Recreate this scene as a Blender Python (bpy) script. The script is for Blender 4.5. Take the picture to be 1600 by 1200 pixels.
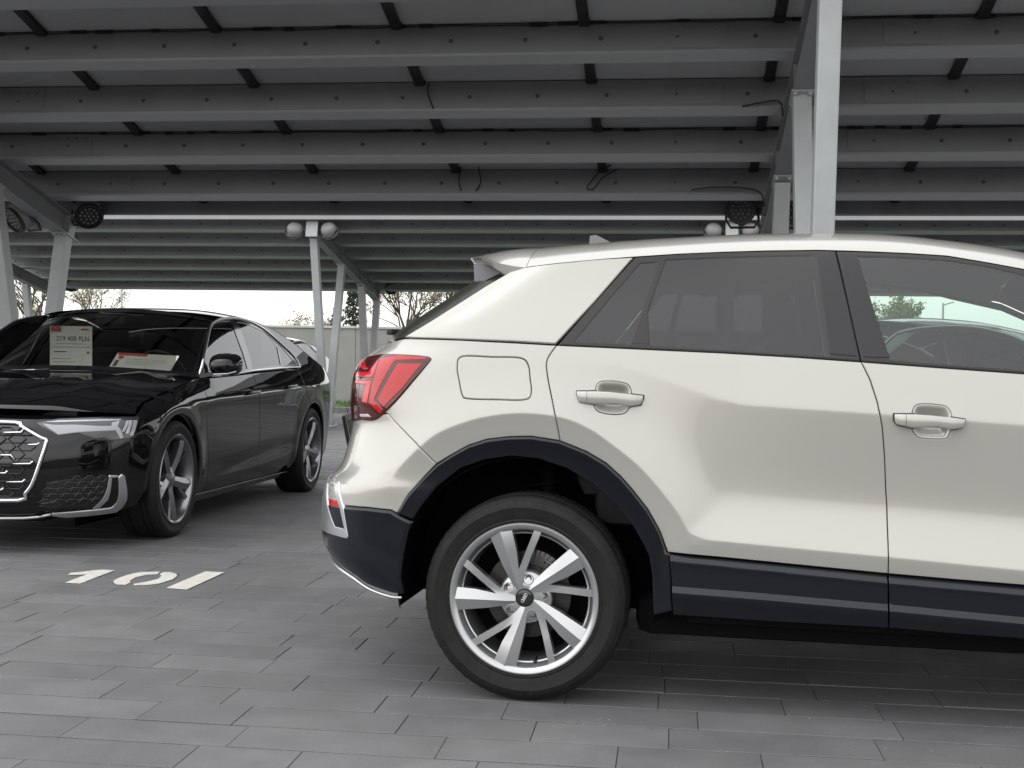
import bpy, bmesh, math, random
import numpy as np
from mathutils import Vector, Matrix, Quaternion
from mathutils.geometry import delaunay_2d_cdt

for o in list(bpy.data.objects): bpy.data.objects.remove(o)
scene = bpy.context.scene
COL = scene.collection
R = math.radians
rng = random.Random(7)

# ------------------------------------------------------------------ camera
CAM_H = 1.113
cam_data = bpy.data.cameras.new('camera'); cam = bpy.data.objects.new('camera', cam_data); COL.objects.link(cam)
cam_data.sensor_width = 36.0; cam_data.lens = 36.0*1950/1600
cam_data.shift_y = -42/1600
cam_data.clip_start = 0.05; cam_data.clip_end = 3000
cam.matrix_world = Matrix.Translation((0, 0, CAM_H)) @ Matrix.Rotation(R(90), 4, 'X') @ Matrix.Rotation(0.0155, 4, 'Z')
scene.camera = cam

# ------------------------------------------------------------------ overcast daylight
SUN_EL, SUN_AZ = R(64), R(250)      # high, to the left and a little behind the camera
world = bpy.data.worlds.new('World'); scene.world = world; world.use_nodes = True
wn = world.node_tree; wn.nodes.clear()
sky = wn.nodes.new('ShaderNodeTexSky'); sky.sky_type = 'NISHITA'; sky.sun_disc = False
sky.sun_elevation = SUN_EL; sky.sun_rotation = SUN_AZ
sky.air_density = 1.8; sky.dust_density = 1.0; sky.ozone_density = 1.0
hs = wn.nodes.new('ShaderNodeHueSaturation'); hs.inputs['Saturation'].default_value = 0.10
bg = wn.nodes.new('ShaderNodeBackground'); bg.inputs["Strength"].default_value = 0.15
wo = wn.nodes.new('ShaderNodeOutputWorld')
wn.links.new(sky.outputs[0], hs.inputs['Color']); wn.links.new(hs.outputs[0], bg.inputs['Color']); wn.links.new(bg.outputs[0], wo.inputs['Surface'])
sun_d = bpy.data.lights.new('sun', 'SUN'); sun = bpy.data.objects.new('sun', sun_d); COL.objects.link(sun)
sun_d.energy = 0.5; sun_d.angle = R(150); sun_d.color = (1.0, 0.97, 0.92)
sd = Vector((math.sin(SUN_AZ)*math.cos(SUN_EL), math.cos(SUN_AZ)*math.cos(SUN_EL), math.sin(SUN_EL)))
sun.rotation_euler = (-sd).to_track_quat('-Z', 'Y').to_euler(); sun.location = (0, 0, 30)
scene.view_settings.view_transform = 'Standard'; scene.view_settings.look = 'None'
scene.view_settings.gamma = 1; scene.view_settings.use_curve_mapping = False
scene.view_settings.exposure = 1.0

# ------------------------------------------------------------------ helpers
def mat(name, col, rough=0.5, metal=0.0, coat=0.0, coat_rough=0.03, spec=0.5, ior=1.5, noise=0.0, nscale=20.0, bump=0.0, bscale=200.0, rand=0.0, emit=None, rvar=0.0):
    m = bpy.data.materials.new(name); m.use_nodes = True
    nt = m.node_tree; p = nt.nodes['Principled BSDF']
    p.inputs['Base Color'].default_value = (*col, 1); p.inputs['Roughness'].default_value = rough
    p.inputs['Metallic'].default_value = metal; p.inputs['IOR'].default_value = ior
    p.inputs['Specular IOR Level'].default_value = spec
    p.inputs['Coat Weight'].default_value = coat; p.inputs['Coat Roughness'].default_value = coat_rough
    if emit: p.inputs['Emission Color'].default_value = (*emit[:3], 1); p.inputs['Emission Strength'].default_value = emit[3]
    tc = nt.nodes.new('ShaderNodeTexCoord')
    if noise or rand or rvar:
        fac = None
        if noise:
            n = nt.nodes.new('ShaderNodeTexNoise'); n.inputs['Scale'].default_value = nscale; n.inputs['Detail'].default_value = 6
            nt.links.new(tc.outputs['Object'], n.inputs['Vector'])
            mr = nt.nodes.new('ShaderNodeMapRange'); mr.inputs['From Min'].default_value = .3; mr.inputs['From Max'].default_value = .7
            mr.inputs['To Min'].default_value = 1-noise; mr.inputs['To Max'].default_value = 1+noise
            nt.links.new(n.outputs['Fac'], mr.inputs['Value']); fac = mr.outputs[0]
            if rvar:
                m3 = nt.nodes.new('ShaderNodeMapRange'); m3.inputs['From Min'].default_value = .3; m3.inputs['From Max'].default_value = .7
                m3.inputs['To Min'].default_value = max(0, rough-rvar); m3.inputs['To Max'].default_value = min(1, rough+rvar)
                nt.links.new(n.outputs['Fac'], m3.inputs['Value']); nt.links.new(m3.outputs[0], p.inputs['Roughness'])
        if rand:
            g = nt.nodes.new('ShaderNodeNewGeometry'); oi = nt.nodes.new('ShaderNodeObjectInfo')
            ad = nt.nodes.new('ShaderNodeMath'); ad.operation = 'ADD'
            nt.links.new(g.outputs['Random Per Island'], ad.inputs[0]); nt.links.new(oi.outputs['Random'], ad.inputs[1])
            fr = nt.nodes.new('ShaderNodeMath'); fr.operation = 'FRACT'; nt.links.new(ad.outputs[0], fr.inputs[0])
            m2 = nt.nodes.new('ShaderNodeMapRange'); m2.inputs['To Min'].default_value = 1-rand; m2.inputs['To Max'].default_value = 1+rand
            nt.links.new(fr.outputs[0], m2.inputs['Value'])
            if fac is None: fac = m2.outputs[0]
            else:
                mu = nt.nodes.new('ShaderNodeMath'); mu.operation = 'MULTIPLY'
                nt.links.new(fac, mu.inputs[0]); nt.links.new(m2.outputs[0], mu.inputs[1]); fac = mu.outputs[0]
        if fac is not None:
            vm = nt.nodes.new('ShaderNodeVectorMath'); vm.operation = 'SCALE'; vm.inputs[0].default_value = col
            nt.links.new(fac, vm.inputs['Scale']); nt.links.new(vm.outputs[0], p.inputs['Base Color'])
    if bump:
        n2 = nt.nodes.new('ShaderNodeTexNoise'); n2.inputs['Scale'].default_value = bscale; n2.inputs['Detail'].default_value = 4
        nt.links.new(tc.outputs['Object'], n2.inputs['Vector'])
        b = nt.nodes.new('ShaderNodeBump'); b.inputs['Strength'].default_value = bump; b.inputs['Distance'].default_value = .002
        nt.links.new(n2.outputs['Fac'], b.inputs['Height']); nt.links.new(b.outputs[0], p.inputs['Normal'])
    return m

def glass_mat(name, tint, refl_ior=1.5, rough=0.0):
    m = bpy.data.materials.new(name); m.use_nodes = True; nt = m.node_tree; nt.nodes.clear()
    o = nt.nodes.new('ShaderNodeOutputMaterial'); mx = nt.nodes.new('ShaderNodeMixShader'); t = nt.nodes.new('ShaderNodeBsdfTransparent')
    g = nt.nodes.new('ShaderNodeBsdfGlossy'); f = nt.nodes.new('ShaderNodeFresnel'); f.inputs['IOR'].default_value = refl_ior
    t.inputs['Color'].default_value = (*tint, 1); g.inputs['Roughness'].default_value = rough; g.inputs['Color'].default_value = (1, 1, 1, 1)
    nt.links.new(f.outputs[0], mx.inputs[0]); nt.links.new(t.outputs[0], mx.inputs[1]); nt.links.new(g.outputs[0], mx.inputs[2]); nt.links.new(mx.outputs[0], o.inputs[0])
    return m

def tag(o, label=None, cat=None, group=None, kind=None):
    if label: o['label'] = label
    if cat: o['category'] = cat
    if group: o['group'] = group
    if kind: o['kind'] = kind
    return o

def empty(name, loc=(0, 0, 0), rz=0.0, parent=None):
    o = bpy.data.objects.new(name, None); COL.objects.link(o); o.location = loc; o.rotation_euler = (0, 0, rz)
    o.empty_display_size = .1
    if parent: o.parent = parent
    return o

def link(name, me, m, parent=None):
    o = bpy.data.objects.new(name, me); COL.objects.link(o)
    if m is not None and not me.materials:
        for k in (m if isinstance(m, (list, tuple)) else [m]): me.materials.append(k)
    if parent: o.parent = parent
    return o

class MB:
    """collects verts and faces for one mesh"""
    def __init__(s): s.v = []; s.f = []; s.mi = []
    def add(s, vs, fs, mi=0):
        b = len(s.v); s.v += [tuple(p) for p in vs]; s.f += [tuple(i+b for i in f) for f in fs]; s.mi += [mi]*len(fs); return s
    def box(s, c, d, rot=None, mi=0, bev=0.0):
        x, y, z = d[0]/2, d[1]/2, d[2]/2
        if bev <= 0:
            vs = [(-x,-y,-z),(x,-y,-z),(x,y,-z),(-x,y,-z),(-x,-y,z),(x,-y,z),(x,y,z),(-x,y,z)]
            fs = [(3,2,1,0),(4,5,6,7),(0,1,5,4),(1,2,6,5),(2,3,7,6),(3,0,4,7)]
        else:
            b = min(bev, x*.9, y*.9, z*.9); bm = bmesh.new(); bmesh.ops.create_cube(bm, size=1)
            bmesh.ops.scale(bm, vec=d, verts=bm.verts); bmesh.ops.bevel(bm, geom=bm.edges[:], offset=b, segments=2, affect='EDGES', profile=.6)
            bm.verts.index_update(); vs = [tuple(v.co) for v in bm.verts]; fs = [tuple(v.index for v in f.verts) for f in bm.faces]; bm.free()
        c = Vector(c)
        vs = [(rot @ Vector(p) if rot is not None else Vector(p)) + c for p in vs]
        return s.add(vs, fs, mi)
    def bar(s, a, b, w, h, up=(0, 0, 1), mi=0, bev=0.0):
        a, b = Vector(a), Vector(b); y = (b-a); L = y.length; y.normalize(); x = y.cross(Vector(up)).normalized(); z = x.cross(y)
        return s.box((a+b)/2, (w, L, h), Matrix((x, y, z)).transposed(), mi, bev)
    def tube(s, pts, r, n=8, mi=0, cap=True):
        pts = [Vector(p) for p in pts]; rs = r if isinstance(r, (list, tuple)) else [r]*len(pts); b = len(s.v); prev = None
        for i, p in enumerate(pts):
            t = (pts[min(i+1, len(pts)-1)]-pts[max(i-1, 0)]).normalized()
            if prev is None: x = t.orthogonal().normalized()
            else: x = (prev - t*prev.dot(t)).normalized()
            prev = x; y = t.cross(x)
            for k in range(n):
                a = 2*math.pi*k/n; s.v.append(tuple(p + (x*math.cos(a)+y*math.sin(a))*rs[i]))
        for i in range(len(pts)-1):
            for k in range(n):
                s.f.append((b+i*n+k, b+i*n+(k+1) % n, b+(i+1)*n+(k+1) % n, b+(i+1)*n+k)); s.mi.append(mi)
        if cap:
            s.f.append(tuple(b+k for k in reversed(range(n)))); s.mi.append(mi)
            s.f.append(tuple(b+(len(pts)-1)*n+k for k in range(n))); s.mi.append(mi)
        return s
    def lathe(s, prof, n=48, M=None, mi=0, closed=False):
        """prof: (r, h) pairs turned about local Z"""
        b = len(s.v); m = len(prof)
        for k in range(n):
            a = 2*math.pi*k/n
            for r, h in prof:
                p = Vector((r*math.cos(a), r*math.sin(a), h)); s.v.append(tuple(M @ p if M is not None else p))
        for k in range(n):
            for j in range(m if closed else m-1):
                j2 = (j+1) % m
                s.f.append((b+k*m+j, b+((k+1) % n)*m+j, b+((k+1) % n)*m+j2, b+k*m+j2)); s.mi.append(mi)
        return s
    def prism(s, poly, h0, h1, M=None, mi=0):
        n = len(poly); vs = [Vector((x, y, h0)) for x, y in poly]+[Vector((x, y, h1)) for x, y in poly]
        if M is not None: vs = [M @ v for v in vs]
        fs = [tuple(reversed(range(n))), tuple(range(n, 2*n))]+[(i, (i+1) % n, n+(i+1) % n, n+i) for i in range(n)]
        return s.add(vs, fs, mi)
    def mesh(s, name, smooth=False, angle=None):
        me = bpy.data.meshes.new(name); me.from_pydata(s.v, [], s.f)
        if any(s.mi): me.polygons.foreach_set('material_index', s.mi)
        me.validate(); me.update()
        bm = bmesh.new(); bm.from_mesh(me); bmesh.ops.recalc_face_normals(bm, faces=bm.faces); bm.to_mesh(me); bm.free()
        if smooth: me.shade_smooth()
        if angle: me.set_sharp_from_angle(angle=R(angle))
        return me
    def build(s, name, m, parent=None, smooth=False, angle=None):
        return link(name, s.mesh(name, smooth or angle is not None, angle), m, parent)

def copy_tree(o, parent=None):
    c = o.copy(); COL.objects.link(c)
    if parent is not None: c.parent = parent
    for ch in o.children: copy_tree(ch, c)
    return c

# carport frame of reference: s runs along the purlins (left to right), t runs away from the camera
PSI = R(7.3)
UV_ = Vector((math.cos(PSI), -math.sin(PSI), 0)); VV_ = Vector((math.sin(PSI), math.cos(PSI), 0))
def ST(s, t, z=0.0): return UV_*s + VV_*t + Vector((0, 0, z))
def ground_z(t):            # the yard falls gently away behind the first row
    a = max(0.0, min(t, 23.0)-7.5); return -0.0175*a*(a/(a+.6)) if a > 0 else 0.0
def xyz_st(x, y): p = Vector((x, y, 0)); return p.dot(UV_), p.dot(VV_)
# ================================================================== setting
M_PAVER = mat('paver_concrete', (.136, .136, .138), rough=.62, bump=.4, bscale=240, rand=.10)
def weather(m, base, spots=()):
    """tone by place in the yard: broad stains, mid mottling, fine speckle and a little brown dust"""
    nt = m.node_tree; p = nt.nodes['Principled BSDF']; g = nt.nodes.new('ShaderNodeNewGeometry'); src = p.inputs['Base Color'].links[0].from_socket
    def noise(sc, det, lo, hi, a, b_):
        n = nt.nodes.new('ShaderNodeTexNoise'); n.inputs['Scale'].default_value = sc; n.inputs['Detail'].default_value = det; nt.links.new(g.outputs['Position'], n.inputs['Vector'])
        r = nt.nodes.new('ShaderNodeMapRange'); r.inputs['From Min'].default_value = lo; r.inputs['From Max'].default_value = hi; r.inputs['To Min'].default_value = a; r.inputs['To Max'].default_value = b_
        nt.links.new(n.outputs['Fac'], r.inputs['Value']); return r.outputs[0]
    f = None
    for args in ((.55, 4, .3, .7, .84, 1.14), (6.0, 6, .3, .7, .90, 1.10), (260, 2, .25, .75, .82, 1.18)):
        o_ = noise(*args)
        if f is None: f = o_
        else:
            mu = nt.nodes.new('ShaderNodeMath'); mu.operation = 'MULTIPLY'; nt.links.new(f, mu.inputs[0]); nt.links.new(o_, mu.inputs[1]); f = mu.outputs[0]
    sc_ = nt.nodes.new('ShaderNodeVectorMath'); sc_.operation = 'SCALE'; nt.links.new(src, sc_.inputs[0]); nt.links.new(f, sc_.inputs['Scale'])
    mx_ = nt.nodes.new('ShaderNodeMix'); mx_.data_type = 'RGBA'; mx_.blend_type = 'MIX'; nt.links.new(noise(1.3, 5, .5, .8, 0, .55), mx_.inputs['Factor'])
    nt.links.new(sc_.outputs[0], mx_.inputs['A']); mx_.inputs['B'].default_value = (.128, .122, .105, 1); nt.links.new(mx_.outputs['Result'], p.inputs['Base Color'])
    nt.links.new(noise(2.2, 5, .3, .7, .48, .75), p.inputs['Roughness'])
weather(M_PAVER, None)
M_SAND = mat('joint_sand', (.045, .043, .038), rough=.95, noise=.5, nscale=60)
M_PAINT = mat('road_paint', (.58, .555, .51), rough=.7, noise=.14, nscale=25, bump=.3, bscale=150)
M_STEEL = mat('galvanised_steel', (.25, .253, .26), rough=.5, metal=.3, noise=.06, nscale=2.5)
M_FLANGE_LIT = mat('steel_flange_lit', (.40, .405, .415), rough=.4, metal=.5)  # same steel as the webs, lightened: ground light painted into the colour
M_STEEL_P = mat('painted_steel', (.40, .415, .415), rough=.45, noise=.06, nscale=6)
M_BACK = mat('panel_backsheet', (.42, .425, .435), rough=.5, noise=.04, nscale=3)
M_PFRAME = mat('panel_frame', (.10, .10, .11), rough=.45, metal=.4)
M_BLACK = mat('black_plastic', (.012, .012, .013), rough=.45)
M_RUBBER = mat('cable_rubber', (.01, .01, .01), rough=.6)
M_LAMPBODY = mat('lamp_housing', (.20, .20, .19), rough=.6)
M_LED = mat('led_lens', (.12, .12, .12), rough=.15, spec=.8)
M_GRASS = mat('grass', (.06, .11, .02), rough=.8, noise=.4, nscale=30)
M_WALL = mat('wall_panel', (.27, .265, .25), rough=.8, noise=.06, nscale=4, bump=.2, bscale=80)
M_COPING = mat('wall_coping', (.48, .47, .45), rough=.7, noise=.08, nscale=5)
M_KERB = mat('kerb_concrete', (.26, .26, .25), rough=.8, noise=.15, nscale=12)

# ground sheet: reaches the horizon, carries the paving
gv, gf = [], []
ts = [-400, -60, -20, 0, 4, 7, 7.5] + [7.5+.5*i for i in range(1, 32)] + [24, 30, 45, 80, 200, 900]
ss = [-900, -200, -60, -30, -15, 0, 15, 30, 60, 200, 900]
for t in ts:
    for s in ss: gv.append(tuple(ST(s, t, ground_z(t)-.0042)))
for i in range(len(ts)-1):
    for j in range(len(ss)-1):
        a = i*len(ss)+j; gf.append((a, a+1, a+len(ss)+1, a+len(ss)))
gm = bpy.data.meshes.new('ground'); gm.from_pydata(gv, [], gf)
GROUND = link('ground', gm, M_SAND); tag(GROUND, 'paved yard of dark grey concrete slabs', kind='structure')

# pavers: rows of mixed lengths; the nearest are single pieces
def paver_mesh(L, W=.2, g=.0026, gy=.0075, b=.0012, h=.0045):
    x, y = L/2-g/2, W/2-gy/2
    vs = [(-x, -y, -h), (x, -y, -h), (x, y, -h), (-x, y, -h), (-x, -y, -b), (x, -y, -b), (x, y, -b), (-x, y, -b),
          (-x+b, -y+b, 0), (x-b, -y+b, 0), (x-b, y-b, 0), (-x+b, y-b, 0)]
    fs = [(8, 9, 10, 11)]+[(4+i, 4+(i+1) % 4, 8+(i+1) % 4, 8+i) for i in range(4)]+[(i, (i+1) % 4, 4+(i+1) % 4, 4+i) for i in range(4)]
    return vs, fs
PL = (.3, .4, .5, .6); PM = {}
for L in PL:
    vs, fs = paver_mesh(L); me = bpy.data.meshes.new('paver'); me.from_pydata(vs, [], fs); me.materials.append(M_PAVER); PM[L] = me
prng = random.Random(3); pav = []
t = 2.0
while t < 28.4:
    s = -15.0 - prng.random()*.5 - max(0, t-15)*.3
    while s < 15+max(0, t-15)*.3:
        L = prng.choice((.3, .4, .4, .5, .5, .6))
        pav.append((s+L/2, t+.1, L)); s += L
    t += .2
def in_view(p):
    y = p.y
    if y < .5: return None
    px = 800+1950*p.x/y; py = 558+1950*CAM_H/y
    return (px, py)
cand = []
for i, (s, tt, L) in enumerate(pav):
    p = ST(s, tt); q = in_view(p)
    if q and -160 < q[0] < 1760 and q[1] < 1260:
        # slabs wholly in the dark under the pale car are not picked out singly
        cand.append((p.y + (3 if (p.x > .35 and p.y > 4.45) else 0), i))
cand.sort(); single = set(i for _, i in cand[:300])
bulk = MB(); 
for i, (s, tt, L) in enumerate(pav):
    dz = prng.uniform(-.0012, .0012); rx, ry = prng.gauss(0, .0016), prng.gauss(0, .0016); z = ground_z(tt)
    if i in single:
        o = bpy.data.objects.new('paver', PM[L]); COL.objects.link(o); o.parent = GROUND
        o.location = ST(s, tt, z+dz); o.rotation_euler = (rx, ry, -PSI)
    else:
        sl = (ground_z(tt+.05)-ground_z(tt-.05))/.1
        Mx = Matrix.Translation(ST(s, tt, z+dz)) @ Matrix.Rotation(-PSI, 4, 'Z') @ Matrix.Rotation(rx+math.atan(sl), 4, 'X') @ Matrix.Rotation(ry, 4, 'Y')
        vs, fs = paver_mesh(L)
        bulk.add([Mx @ Vector(v) for v in vs[4:]], [tuple(k-4 for k in f) for f in fs[:5]])
bm_ = bpy.data.meshes.new('paving'); bm_.from_pydata(bulk.v, [], bulk.f)
o = link('paving', bm_, M_PAVER, GROUND); o['kind'] = 'stuff'

# grass verge, kerb and perimeter wall
def strip(name, s0, s1, t0, t1, z, m):
    me = bpy.data.meshes.new(name); me.from_pydata([tuple(ST(s0, t0, z)), tuple(ST(s1, t0, z)), tuple(ST(s1, t1, z)), tuple(ST(s0, t1, z))], [], [(0, 1, 2, 3)])
    return link(name, me, m)
GZ = ground_z(40)
kb = empty('kerb', ST(0, 28.55, GZ)); kb['kind'] = 'structure'
for i in range(46):
    MB().box((0, 0, .04), (.985, .15, .2), None, bev=.012).build('kerb_stone', M_KERB, kb).location = UV_*(-23+i*1.0)
for c in kb.children: c.rotation_euler = (0, 0, -PSI)
v = strip('verge', -60, 60, 28.6, 80, GZ+.06, M_GRASS); tag(v, kind='structure')
blades = MB(); g2 = random.Random(5)
for k in range(9000):
    s = g2.uniform(-14, 16); tt = g2.uniform(28.7, 33.6); h = g2.uniform(.05, .13); a = g2.uniform(0, 6.28); w = .012
    p = ST(s, tt, GZ+.06); d = Vector((math.cos(a), math.sin(a), 0))*w; tip = Vector((g2.uniform(-.04, .04), g2.uniform(-.04, .04), h))
    blades.add([p-d, p+d, p+tip], [(0, 1, 2)])
bm_ = bpy.data.meshes.new('grass'); bm_.from_pydata(blades.v, [], blades.f)
tag(link('grass', bm_, M_GRASS), 'short green grass on the verge below the perimeter wall', 'grass', kind='stuff')
wl = empty('perimeter_wall', ST(0, 34, GZ), -PSI)
tag(wl, 'long pale grey concrete panel wall closing the yard behind the carports', 'wall')
for i in range(22):
    MB().box((-27.5+i*2.5, 0, 1.05), (2.49, .12, 2.1), bev=.01).build('wall_panel', M_WALL, wl)
    MB().box((-27.5+i*2.5, 0, 2.135), (2.497, .2, .066), bev=.012).build('coping', M_COPING, wl)

# ------------------------------------------------------------------ solar carports
def purlin_mesh(L, H=.26, fl=.075, th=.006, lip=.02):
    """C section, web facing the camera side, flanges pointing back; origin at bottom of the web"""
    prof = [(0, 0), (0, H), (fl, H), (fl, H-lip), (fl-th, H-lip), (fl-th, H-th), (th, H-th), (th, th), (fl-th, th), (fl-th, lip), (fl, lip), (fl, 0)]
    n = len(prof); vs = [(-L/2, y, z) for y, z in prof]+[(L/2, y, z) for y, z in prof]
    fs = [(i, (i+1) % n, n+(i+1) % n, n+i) for i in range(n)]+[tuple(range(n)), tuple(reversed(range(n, 2*n)))]
    me = bpy.data.meshes.new('purlin'); me.from_pydata(vs, [], fs); me.update()
    b = bmesh.new(); b.from_mesh(me); bmesh.ops.recalc_face_normals(b, faces=b.faces); b.to_mesh(me); b.free()
    return me

def carport(label, s0, s1, rafters, tn, tf, zref, tref, k, purl, bars_s, base_pairs, gz, fascia_z):
    root = empty('solar_carport', ST((s0+s1)/2, (tn+tf)/2, gz), -PSI); tag(root, label, 'carport', 'solar carports of the yard')
    c0 = ST((s0+s1)/2, (tn+tf)/2, gz)
    def loc(s, t, z): return Vector((s-(s0+s1)/2, t-(tn+tf)/2, z-gz))
    zp = lambda t: zref+k*(tref-t)            # underside of the purlins
    tilt = -math.atan(k); L = s1-s0
    RX = Matrix.Rotation(tilt, 3, 'X')
    pm = purlin_mesh(L)
    bolt = MB()
    for i in range(int(L/.58)):
        bolt.lathe([(.0, -.014), (.012, -.014), (.013, -.005), (.020, -.004), (.020, .0)], 6, Matrix.Translation((-L/2+.3+i*.58, 0, .12)) @ Matrix.Rotation(R(-90), 4, 'X'))
    bme = bolt.mesh('bolts')
    edge = MB()
    for t in purl:
        o = link('purlin', pm, M_STEEL, root)
        cp_ = MB().box((0, .078, -.005), (L, .150, .008), mi=0).box((0, .004, .004), (L, .004, .02), mi=0).build('purlin_flange_lit', M_FLANGE_LIT, o); cp_.location = (0, -.006, 0); o.location = loc((s0+s1)/2, t, zp(t)); o.rotation_euler = (tilt, 0, 0)  # bottom flange of the purlin, its light from the ground painted in
        b = link('bolts', bme, M_PFRAME, o); b.location = (0, -.001, 0); b['kind'] = 'stuff'
        # splice plates beside every rafter
        for rs in rafters:
            for off in (-.78, .78):
                if s0+.3 < rs+off < s1-.3:
                    sp = MB().box((0, 0, 0), (.42, .008, .22), bev=.003)
                    for q in range(4): sp.lathe([(0, -.014), (.012, -.014), (.014, -.004), (.014, 0)], 6, Matrix.Translation((-.135+.09*q, -.004, .055)) @ Matrix.Rotation(R(-90), 4, 'X'))
                    ob = sp.build('splice_plate', M_STEEL, o); ob.location = (rs+off-(s0+s1)/2, -.0055, .145)
        if purl.index(t) % 2 == 1:
            cb = MB(); crg = random.Random(int(t*10)); xx = -L/2+.2; pts = []
            while xx < L/2-.2:
                pts.append((xx, -.012, .246-.012*crg.random()**2)); xx += .22
            cb.tube(pts, .006, 5)
            for pt_ in pts:
                if crg.random() < .45: cb.box((pt_[0], -.012, pt_[2]+.004), (crg.uniform(.05, .16), .022, .02))
            co = cb.build('cable_run', M_RUBBER, o); co['kind'] = 'stuff'
    # panels and the black rails under their joints
    top = .26
    nb = len(bars_s)
    ps = list(purl)
    rows = [(tn+.02, ps[0]+.03)] if ps[0]-tn > .3 else []
    rows += [(ps[i]+.03, ps[i+1]+.03) for i in range(len(ps)-1)]
    if tf-ps[-1] > .15: rows.append((ps[-1]+.03, tf))
    pc = {}
    for ta, tb in rows:
        for j in range(nb-1):
            w = bars_s[j+1]-bars_s[j]-.02; d = (tb-ta)/math.cos(tilt)-.02
            key = (round(w, 3), round(d, 3))
            if key not in pc:
                p = MB().box((0, 0, .004), (w-.05, d-.05, .006), mi=0)
                for sx in (-1, 1):
                    p.box((sx*(w/2-.015), 0, .017), (.03, d, .034), mi=1); p.box((0, sx*(d/2-.015), .0165), (w-.06, .03, .033), mi=1)
                p.box((0, 0, .014), (w-.05, d-.05, .008), mi=2)
                pc[key] = p.mesh('solar_panel')
            tm = (ta+tb)/2; nrm = RX @ Vector((0, 0, top+.004))
            o = link('solar_panel', pc[key], [M_BACK, M_PFRAME, M_BLACK], root)
            o.location = loc((bars_s[j]+bars_s[j+1])/2, tm, zp(tm)) + nrm; o.rotation_euler = (tilt, 0, 0)
        for j in range(nb):
            d = (tb-ta)/math.cos(tilt)-.085
            key = ('r', round(d, 3))
            if key not in pc:
                mb = MB().box((0, -.02, -.018), (.085, d, .03), bev=.004)
                mb.lathe([(0, -.036), (.045, -.036), (.05, -.028), (.05, -.002)], 16, Matrix.Translation((0, d/2-.03, 0)))
                pc[key] = mb.mesh('cable_rail', True, 40)
            tm = (ta+tb)/2+.01; nrm = RX @ Vector((0, 0, top-.0))
            o = link('cable_rail', pc[key], M_BLACK, root); o.location = loc(bars_s[j], tm, zp(tm)) + nrm; o.rotation_euler = (tilt, 0, 0)
    # eave channels along both long edges
    for t, nm in ((tn, 'front_eave'), (tf, 'rear_eave')):
        mb = MB().box((0, 0, .20), (L+.02, .04, .2), mi=0, bev=.006) if nm == 'rear_eave' else MB().box((0, 0, .045), (L+.02, .05, .095), mi=1, bev=.006).box((0, .03, .19), (L, .02, .2), mi=0)
        o = mb.build(nm, [M_STEEL, M_STEEL], root); o.location = loc((s0+s1)/2, t, zp(t)); o.rotation_euler = (tilt, 0, 0)
    # rafters (H section) with struts in pairs
    hR = .24
    for rs in rafters:
        a = loc(rs, tn+.12, zp(tn+.12)); b = loc(rs, tf-.03, zp(tf-.03)); mid = (a+b)/2; Ln = (b-a).length
        mb = MB().box((0, 0, -hR/2), (.012, Ln, hR-.02)); mb.box((0, 0, -.006), (.15, Ln, .012)); mb.box((0, 0, -hR+.006), (.15, Ln, .012))
        for q in range(4): mb.box((0, -Ln/2+.25+q*(Ln-.5)/3, -hR/2), (.14, .012, hR-.03))
        o = mb.build('rafter', M_STEEL, root); o.location = mid; o.rotation_euler = (tilt, 0, 0)
        cap = MB().box((0, 0, 0), (.22, .03, .3), bev=.006).build('rafter_end_plate', M_STEEL_P, root); cap.location = a+Vector((0, -.02, -.13)); cap.rotation_euler = (tilt, 0, 0)
        for tb, tops in base_pairs:
            for i, tt in enumerate(tops):
                p1 = loc(rs, tt, zp(tt)-hR-.012); dirn = -1 if tt < tb else 1
                p0 = loc(rs, tb+dirn*.09, gz+.05)
                st = MB().bar(p0, p1, .14, .14, up=(1, 0, 0), bev=.012); ob = st.build('strut', M_STEEL_P, root)
                hp = MB().box((0, 0, 0), (.17, .26, .014), bev=.003)
                for bx in (-1, 1):
                    for by in (-1, 1): hp.lathe([(0, -.03), (.016, -.03), (.016, -.007)], 6, Matrix.Translation((bx*.055, by*.1, 0)))
                h = hp.build('head_plate', M_STEEL_P, root); h.location = p1+Vector((0, 0, .004)); h.rotation_euler = (tilt, 0, 0)
            pl = MB().box((0, 0, .012), (.34, .5, .024), bev=.004); pl.box((0, 0, .1), (.012, .3, .17))
            for bx in (-1, 1):
                for by in (-1, 1): pl.lathe([(0, .07), (.016, .07), (.016, .045), (.024, .045), (.024, .024)], 6, Matrix.Translation((bx*.13, by*.2, 0)))
            o = pl.build('base_plate', M_STEEL_P, root); o.location = loc(rs, tb, gz+.002)
    return root, loc, zp

RS = [-14.05, -6.55, .95, 8.45]
bars1 = [-5.1-1.465*i for i in range(5, 0, -1)] + [-5.1+1.465*i for i in range(0, 11)]
C1, loc1, zp1 = carport('near solar carport over the black saloon with floodlights at its low end', bars1[0]-.05, bars1[-1]+.05, RS[1:], 7.75, 13.08, 2.54, 13.0, .255,
    [8.56, 9.49, 10.42, 11.35, 12.27], bars1, [(8.62, (8.0, 9.72)), (12.15, (11.33, 12.78))], ground_z(10), 0)
bars2 = [-14.3+1.465*i for i in range(0, 19)]
C2, loc2, zp2 = carport('far solar carport in front of the perimeter wall', bars2[0]-.05, bars2[-1]+.05, [-14.0, -6.5, 1.0, 8.5], 21.85, 27.3, 3.52, 21.93, .19,
    [22.5, 23.42, 24.34, 25.26, 26.18, 27.0], bars2, [(23.1, (22.1, 24.05)), (26.35, (25.65, 27.05))], ground_z(24), 0)

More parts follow.
